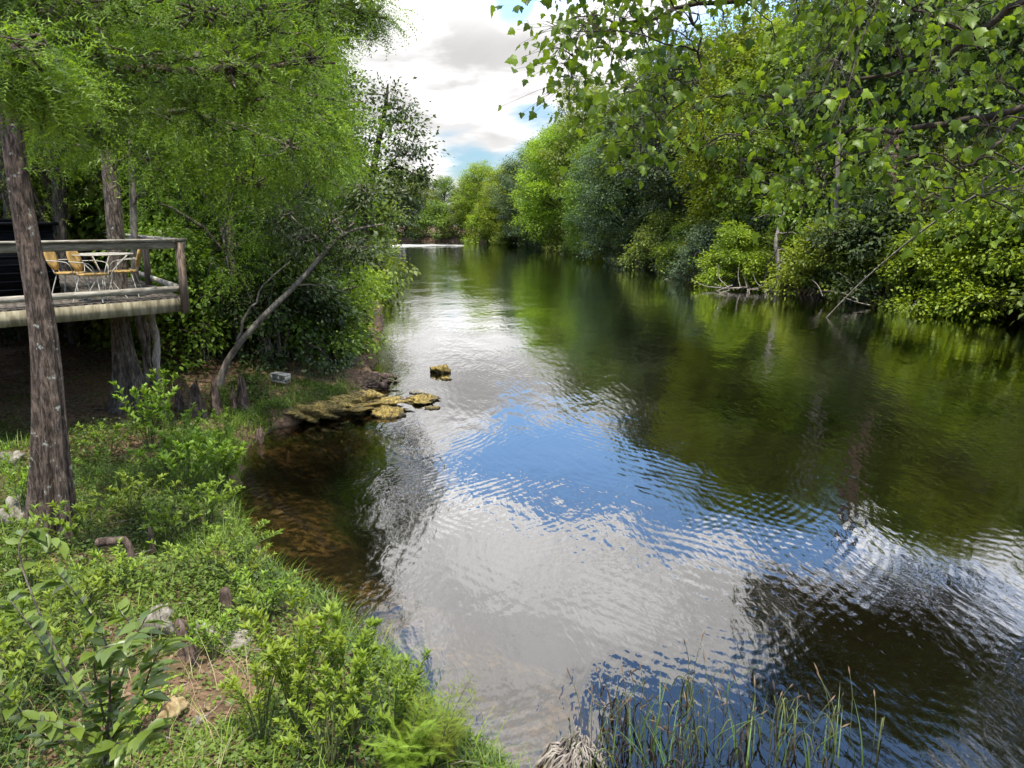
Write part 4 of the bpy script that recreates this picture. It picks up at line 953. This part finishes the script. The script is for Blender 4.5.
X, Y, sd = on_land(1500, -9, 0, 2.8, 15, .1); mb = MB()
for x, y, z in zip(X, Y, height(X, Y)):
    a = rng.random() * 6.28; L = .08 + .3 * rng.random() ** 2; d = np.array([math.cos(a), math.sin(a), .25 * rng.normal()]); p = np.array([x, y, z + .02])
    mb.tube([p, p + d * L * .5 + rng.normal(0, .012, 3), p + d * L], [.004, .0035, .0015], 4, rng.random(), cap=False)
o = mb.build('fallen_twigs', M['dead_wood']); o['kind'] = 'stuff'; tag(o, 'small grey twigs scattered over the left bank', 'twigs')
# ------------------------------------------------------------------ individual plants near the camera
def plant(name, label, base, stems, h, spread, leaf, per, T, m, cat='plant', group=None, lean=(0, 0), droop=.3, lw=.6, whorl=False, stemr=.006, pinn=0):
    base = np.asarray(base, float); root = thing(name, label, cat, base, group); w = MB(); lv = MB()
    for i in range(stems):
        a = rng.random() * 6.28; s_ = spread * (.2 + .8 * rng.random()); hh_ = h * (.6 + .45 * rng.random())
        tip = np.array([lean[0] + s_ * math.cos(a), lean[1] + s_ * math.sin(a), hh_])
        P = smooth_path([(0 + .05 * math.cos(a) * spread, .05 * math.sin(a) * spread, -.05), tip * [.35, .35, .5], tip * [.75, .75, .85], tip], 14, .004)
        w.tube(P, np.linspace(stemr, stemr * .3, 14), 4, cap=False)
        t_ = .22 + .78 * rng.random(per) ** .7; t_[-4:] = 1
        idx = t_ * 13; j = np.minimum(idx.astype(int), 12); f = (idx - j)[:, None]; Q = P[j] * (1 - f) + P[j + 1] * f
        al = np.cumsum(np.full(per, 2.4)) + rng.random() * 6; ax_ = unit(P[-1] - P[-4])
        D = np.stack([np.cos(al), np.sin(al), np.full(per, .55 - droop)], -1) + ax_ * (.5 + t_[:, None] * .4) + rng.normal(0, .2, (per, 3))
        N = np.tile([0, 0, 1.], (per, 1)) + rng.normal(0, .25, (per, 3)) - D * .2
        scatter(lv, T, Q, D, N, leaf * (.6 + .6 * rng.random(per)) * (1.15 - .35 * t_), np.clip(.35 + .4 * t_ + rng.normal(0, .13, per), 0, 1))
    w.build('stem', M['twig'] if m not in ('fern', 'weed', 'reed') else stem_green, root, smooth=True); lv.build('foliage', M[m], root)
    return root
stem_green = solid('stem_green', (.07, .09, .03), (.14, .15, .05), 20, bmp=0)
def narrow(T, k_): return (T[0] * [1, k_, 1], T[1])
T_NARR = narrow(T_LEAF, .75)
def gl_(px, py, z=.5): return land(px, py, z)
# leafy bush in the middle foreground, several plants
PL = [
 (300, 735, 16, .95, .42, .085, 46, 'weed', 'large leafy bush standing at the bank edge in the middle foreground'),
 (352, 742, 14, .85, .40, .085, 44, 'weed', 'leafy bush right of the largest one, over the brown shallows'),
 (395, 752, 12, .62, .35, .075, 40, 'weed', 'lower leafy bush beside the fern at the water'),
 (262, 742, 10, .62, .35, .075, 36, 'weed', 'leafy bush at the right of the bare patch'),
 (330, 768, 12, .55, .40, .07, 40, 'weed', 'low dark-based bush at the bottom edge under the leafy bushes'),
]
for (px, py, st_, h, sp_, lf, per, m_, lab) in PL:
    h *= 1.18; st_ = int(st_ * 1.25)
    plant('leafy_bush', lab, gl_(px, py), st_, h, sp_, lf, per, T_NARR, m_, 'bush', 'leafy bushes in the foreground')
for (px, py, h, sp_, lab) in [(440, 775, .50, .36, 'feathery bright fern overhanging the water at the bottom'), (408, 790, .46, .36, 'feathery fern left of the one overhanging the water')]:
    q = at(px, py, .25); q[2] = .12 if sdist(np.array([q[0]]), np.array([q[1]]))[0] < 0 else gz(q[0], q[1])
    root = thing('fern', lab, 'fern', q, 'feathery ferns'); lv = MB(); w = MB(); n = 34
    for i in range(n):
        a = rng.random() * 6.28; s_ = sp_ * (.25 + .75 * rng.random()); tip = np.array([s_ * math.cos(a), s_ * math.sin(a), h * (.6 + .5 * rng.random())])
        P = smooth_path([(0, 0, -.1), tip * [.4, .4, .6], tip], 10); w.tube(P, np.linspace(.004, .0015, 10), 4, cap=False)
        Q = P[3:]; k_ = len(Q)
        for sg in (-1, 1):
            sd_ = unit(np.cross(unit(tip), [0, 0, 1.])) * sg
            D = np.tile(sd_ * .8 + unit(tip) * .6, (k_, 1)) + rng.normal(0, .15, (k_, 3)); scatter(lv, T_FERN, Q, D, np.tile([0, 0, 1.], (k_, 1)) + rng.normal(0, .3, (k_, 3)), .115 * np.linspace(1.1, .6, k_), np.clip(rng.normal(.6, .18, k_), 0, 1))
    w.build('stem', stem_green, root); lv.build('fronds', M['fern'], root)
# bushy plants beside the cove
for (px, py, st_, h, sp_, lf, per, lab) in [
 (150, 452, 10, .85, .35, .10, 30, 'dark-leaved bush beneath the deck log post'),
 (165, 430, 7, .75, .3, .12, 20, 'upright plant with large shiny leaves in front of the log post'),
 (190, 500, 14, .65, .50, .09, 36, 'spreading leafy plant halfway down the weedy bank'),
 (222, 492, 12, .60, .40, .10, 30, 'bright plant reaching out over the cove'),
 (205, 530, 12, .40, .40, .08, 30, 'low leafy plant at the cove edge'),
 (225, 455, 8, .55, .30, .08, 26, 'pale-tipped plant above the cove'),
 (185, 465, 8, .65, .35, .09, 26, 'broad-leaved plant left of the pale-tipped one'),
 (115, 490, 8, .35, .4, .07, 26, 'low plant to the right of the fluted trunk'),
 (30, 600, 12, .60, .45, .07, 34, 'small-leaved bush at the left edge below the cypress'),
 (20, 520, 9, .55, .35, .07, 28, 'bush half hiding the stones at the left edge'),
 (265, 620, 9, .32, .3, .06, 30, 'grassy plant at the cove edge beside the stump'),
 (240, 590, 8, .30, .3, .06, 26, 'small plant behind the reddish-topped stump'),
 (60, 690, 10, .5, .4, .07, 30, 'weedy plant beneath the big-leaved sapling'),
 (120, 590, 9, .3, .35, .06, 26, 'low weeds between the bent root and the tall knee'),
 (10, 740, 10, .5, .4, .07, 30, 'bushy weed in the bottom left corner'),
 (110, 455, 9, .35, .45, .07, 30, 'shady weed just right of the fluted trunk'), (135, 520, 10, .38, .45, .07, 32, 'weed clump above the bent root'), (170, 545, 10, .35, .42, .07, 32, 'weed clump right of the thin dark knee'),
 (90, 545, 9, .34, .4, .07, 30, 'weed clump at the foot of the fluted trunk'), (205, 575, 9, .30, .4, .06, 30, 'weed clump between the thin knee and the stump'), (85, 625, 10, .36, .4, .07, 30, 'weed clump behind the top of the big-leaved sapling'),
 (25, 655, 10, .42, .4, .07, 30, 'weed clump left of the big-leaved sapling'), (240, 560, 9, .30, .4, .06, 30, 'weed clump leaning over the brown shallows'), (165, 480, 11, .45, .45, .08, 32, 'dense leafy clump in the middle of the weedy slope'),
 (215, 660, 8, .25, .3, .055, 26, 'small weed on the edge of the bare patch'), (130, 740, 9, .30, .35, .06, 28, 'weed clump below the yellowish rock')]:
    h *= 1.45; sp_ *= 1.25; lf *= 1.2; st_ = int(st_ * 1.6)
    plant('leafy_plant', lab, gl_(px, py), st_, h, sp_, lf, per, T_NARR if lf < .1 else T_LEAF, 'weed', 'plant', 'leafy plants on the left bank')
# sapling with large leaves close to the camera
SP = pt(95, 800, 3.0); SP[2] = gz(SP[0], SP[1])
root = thing('sapling', 'big-leaved sapling at the lower left, closest plant to the camera', 'sapling', SP); w = MB(); lv = MB()
for (tips) in [[(110, 760, 2.95), (100, 700, 2.9), (95, 655, 2.8), (130, 640, 2.6), (150, 610, 2.5)], [(105, 750, 2.95), (70, 690, 2.85), (40, 640, 2.8), (10, 600, 2.8)], [(108, 755, 2.95), (110, 690, 2.9), (105, 640, 2.85), (80, 600, 2.8), (60, 575, 2.8)],
               [(108, 760, 2.95), (140, 700, 2.8), (150, 670, 2.7), (165, 640, 2.6)], [(104, 765, 2.9), (80, 730, 2.8), (40, 720, 2.7)], [(110, 765, 2.9), (130, 745, 2.7), (150, 730, 2.6)], [(105, 750, 3), (60, 660, 3.1), (20, 560, 3.3), (30, 530, 3.4), (60, 540, 3.4)], [(100, 760, 3), (50, 740, 2.8), (10, 700, 2.7), (-20, 680, 2.7)], [(110, 750, 3), (120, 680, 3), (135, 640, 3), (120, 610, 3)]]:
    P = smooth_path([np.zeros(3)] + [pt(*q) - SP for q in tips], 22); w.tube(P, np.linspace(.007, .002, 22), 5)
    n = 46; j = np.linspace(3, 21, n).astype(int); Q = P[j]; T0 = unit(P[np.minimum(j + 1, 21)] - P[j - 1]); sd_ = unit(np.cross(T0, [0, 0, 1.])); sg = np.where(np.arange(n) % 2, 1, -1)[:, None]
    D = sd_ * sg * .9 + T0 * .7 + rng.normal(0, .25, (n, 3)); D[:, 2] -= .35; N = np.tile([0, 0, 1.], (n, 1)) + rng.normal(0, .3, (n, 3))
    scatter(lv, (T_LEAF[0] * [1, 1.15, 1.3], T_LEAF[1]), Q, D, N, .10 * (.7 + .5 * rng.random(n)), np.clip(rng.normal(.45, .2, n), 0, 1))
w.build('stem', M['bark'], root, smooth=True); lv.build('foliage', M['sapling'], root, smooth=True)

# reeds
GR = 'reeds standing in the shallow water'
REED = [(590, 765, 14, 'reed tuft beside the bleached stump'), (625, 755, 18, 'reed tuft right of the bleached stump'), (655, 735, 16, 'tallest reed tuft with seed heads in the middle of the reeds'), (668, 765, 26, 'dense bright reed tuft at the bottom edge'),
        (700, 745, 14, 'reed tuft with brown bent stems'), (735, 755, 16, 'reed tuft right of the brown bent stems'), (765, 735, 14, 'dark curled reed tuft leaning right'), (800, 765, 12, 'low reed tuft with a pale leaf'), (835, 748, 12, 'outermost right reed tuft with looping dark blades'), (612, 720, 7, 'thin reeds farthest out on the left'), (690, 700, 7, 'thin reeds farthest out in the middle')]
for i, (px, py, n, lab) in enumerate(REED):
    p = at(px, py, 0); root = thing('reed_tuft', lab, 'reeds', p, GR); lv = MB(); n2 = int(n * .6)
    X = rng.normal(0, .13, n2); Y = rng.normal(0, .13, n2); blades(lv, X, Y, np.full(n2, -.12), .30, .72, .017, .6, seg=7)
    lv.build('blades', M['reed'], root)
    w = MB()
    for j in range(n // 2):
        x, y = rng.normal(0, .10, 2); a = rng.random() * 6.28; h_ = .35 + .35 * rng.random(); l = .05 + .2 * rng.random()
        P = smooth_path([(x, y, -.15), (x + l * .2 * math.cos(a), y + l * .2 * math.sin(a), h_ * .6), (x + l * math.cos(a), y + l * math.sin(a), h_)], 9)
        w.tube(P, np.linspace(.004, .002, 9), 4, cap=False)
        heads = MB(); heads.tube([P[-2], P[-1], P[-1] + (P[-1] - P[-2]) * .8], [.003, .0075, .001], 5); heads.build('seed_head', M['dead'], root)
    for j in range(3 + (i % 3 == 0) * 3):                     # dead, kinked blades
        x, y = rng.normal(0, .12, 2); a = rng.random() * 6.28; c = np.array([math.cos(a), math.sin(a), 0])
        P = smooth_path([np.array([x, y, -.1]), np.array([x, y, .14]) + c * .05, np.array([x, y, .22]) + c * .14, np.array([x, y, .06]) + c * .22, np.array([x, y, .12]) + c * .32], 14)
        w.tube(P, np.linspace(.009, .003, 14), 4, cap=False)
    w.build('stems', M['twig'] if i % 2 else stem_green, root)

# ------------------------------------------------------------------ maple at the right, trunk out of frame
MBs = np.array([7.2, 1.2, 0]); MBs[2] = gz(7.2, 1.2)
root = thing('maple_tree', 'maple reaching in from the right edge with dark limbs and lobed green leaves', 'tree', MBs); w = MB(); lv = MB()
def q_(px, py, Y): return pt(px, py, Y) - MBs
TP = smooth_path([(0, 0, -.3), (-.1, .2, 2.5), (-.3, .8, 5), (-.4, 1.5, 8), (-.3, 2, 11)], 20); w.tube(TP, np.linspace(.26, .06, 20), 12)
LM = [([TP[9], q_(1110, 70, 5.6), q_(1024, 108, 6), q_(950, 122, 6.3), q_(895, 132, 6.5), q_(850, 128, 6.6), q_(800, 160, 6.8), q_(760, 200, 7)], .07, .008),
      ([TP[11], q_(1120, -40, 5.5), q_(1020, 5, 5.8), q_(975, 35, 6), q_(935, 62, 6.2), q_(870, 78, 6.4), q_(800, 95, 6.6), q_(735, 94, 6.8)], .06, .008),
      ([TP[12], q_(1050, -90, 5.6), q_(900, -60, 6), q_(780, -10, 6.4), q_(690, 10, 6.8), q_(620, 25, 7.1), q_(575, 60, 7.3)], .07, .008),
      ([TP[14], q_(1000, -200, 5.6), q_(820, -150, 6.2), q_(690, -80, 6.8), q_(600, -30, 7.2)], .06, .01),
      ([q_(895, 132, 6.5), q_(870, 150, 6.5), q_(835, 165, 6.5), q_(790, 230, 6.6), q_(765, 275, 6.7)], .022, .005),
      ([q_(1040, 100, 5.9), q_(990, 150, 5.8), q_(960, 170, 5.8), q_(955, 200, 5.8)], .028, .005),
      ([q_(895, 132, 6.5), q_(905, 165, 6.3), q_(940, 170, 6.2), q_(985, 200, 6.2)], .02, .005),
      ([q_(690, 10, 6.8), q_(700, 50, 6.7), q_(690, 95, 6.7), q_(660, 120, 6.8), q_(640, 150, 6.9)], .02, .005),
      ([q_(800, 95, 6.6), q_(780, 120, 6.6), q_(740, 135, 6.7), q_(700, 150, 6.7)], .02, .004),
      ([q_(975, 35, 6), q_(940, 20, 5.8), q_(900, 0, 5.8), q_(860, -20, 5.9)], .025, .006),
      ([q_(1024, 230, 5), q_(1040, 180, 5), q_(1100, 60, 5)][::-1], .02, .004)]
AP = []
for pts, r0, r1 in LM:
    P = smooth_path(pts, 24, .012); AP.append(P); w.tube(P, np.linspace(r0 * .6, r1 * .8, 24), 6, cap=False)
AP = np.concatenate([p[3:] for p in AP])
def fmax(x): return np.interp(x, [530, 560, 600, 640, 700, 760, 850, 950, 1060], [100, 110, 150, 195, 165, 185, 205, 230, 250])
cl_ = []
for i in range(250):
    x = 545 + 560 * rng.random() ** .95; u = rng.random(); y = -170 + (fmax(x) + 170) * u ** .85
    if x < 640 and rng.random() < .35: continue
    if y > 120 and rng.random() < .4: continue
    cl_.append((x, y, rng.uniform(5.2, 7.6)))
cl_ += [(548, 22, 7.2), (553, 50, 7.2), (560, 72, 7.2), (575, 30, 7.2), (572, 90, 7.1), (600, 20, 7.1), (610, 60, 7), (640, 45, 7), (650, 20, 6.9), (620, 0, 7), (590, -10, 7.2), (680, 40, 6.8), (700, 20, 6.7), (660, 75, 6.8), (605, 125, 7), (600, 150, 7), (607, 110, 7)]
for (x, y, Y) in cl_:
    c = q_(x, y, Y); j = np.argmin(np.linalg.norm(AP - c, axis=1) + .5 * np.maximum(c[2] - AP[:, 2], 0)); s0 = AP[j]
    P = smooth_path([s0, (s0 + c) / 2 + [0, 0, .06], c], 8, .01); w.tube(P, np.linspace(.009, .003, 8), 4, cap=False)
    n = int(rng.integers(13, 27)); Q = c + rng.normal(0, 1, (n, 3)) * [.19, .19, .13]
    for k_ in range(n):
        if k_ % 2 == 0: w.tube([P[5], (P[5] + Q[k_]) / 2 + [0, 0, .02], Q[k_]], [.0025, .002, .0012], 3, cap=False)
    D = unit(Q - c) * .5 + rng.normal(0, .45, (n, 3)); D[:, 2] -= .75; N = rng.normal(0, .6, (n, 3)); N[:, 2] += .7
    scatter(lv, T_MAPLE, Q, D, N, .055 + .05 * rng.random(n), np.clip(rng.normal(.55, .3, n), 0, 1))
w.build('trunk', M['twig'], root, smooth=True); lv.build('crown', M['maple'], root)
print('objects', len(bpy.data.objects))
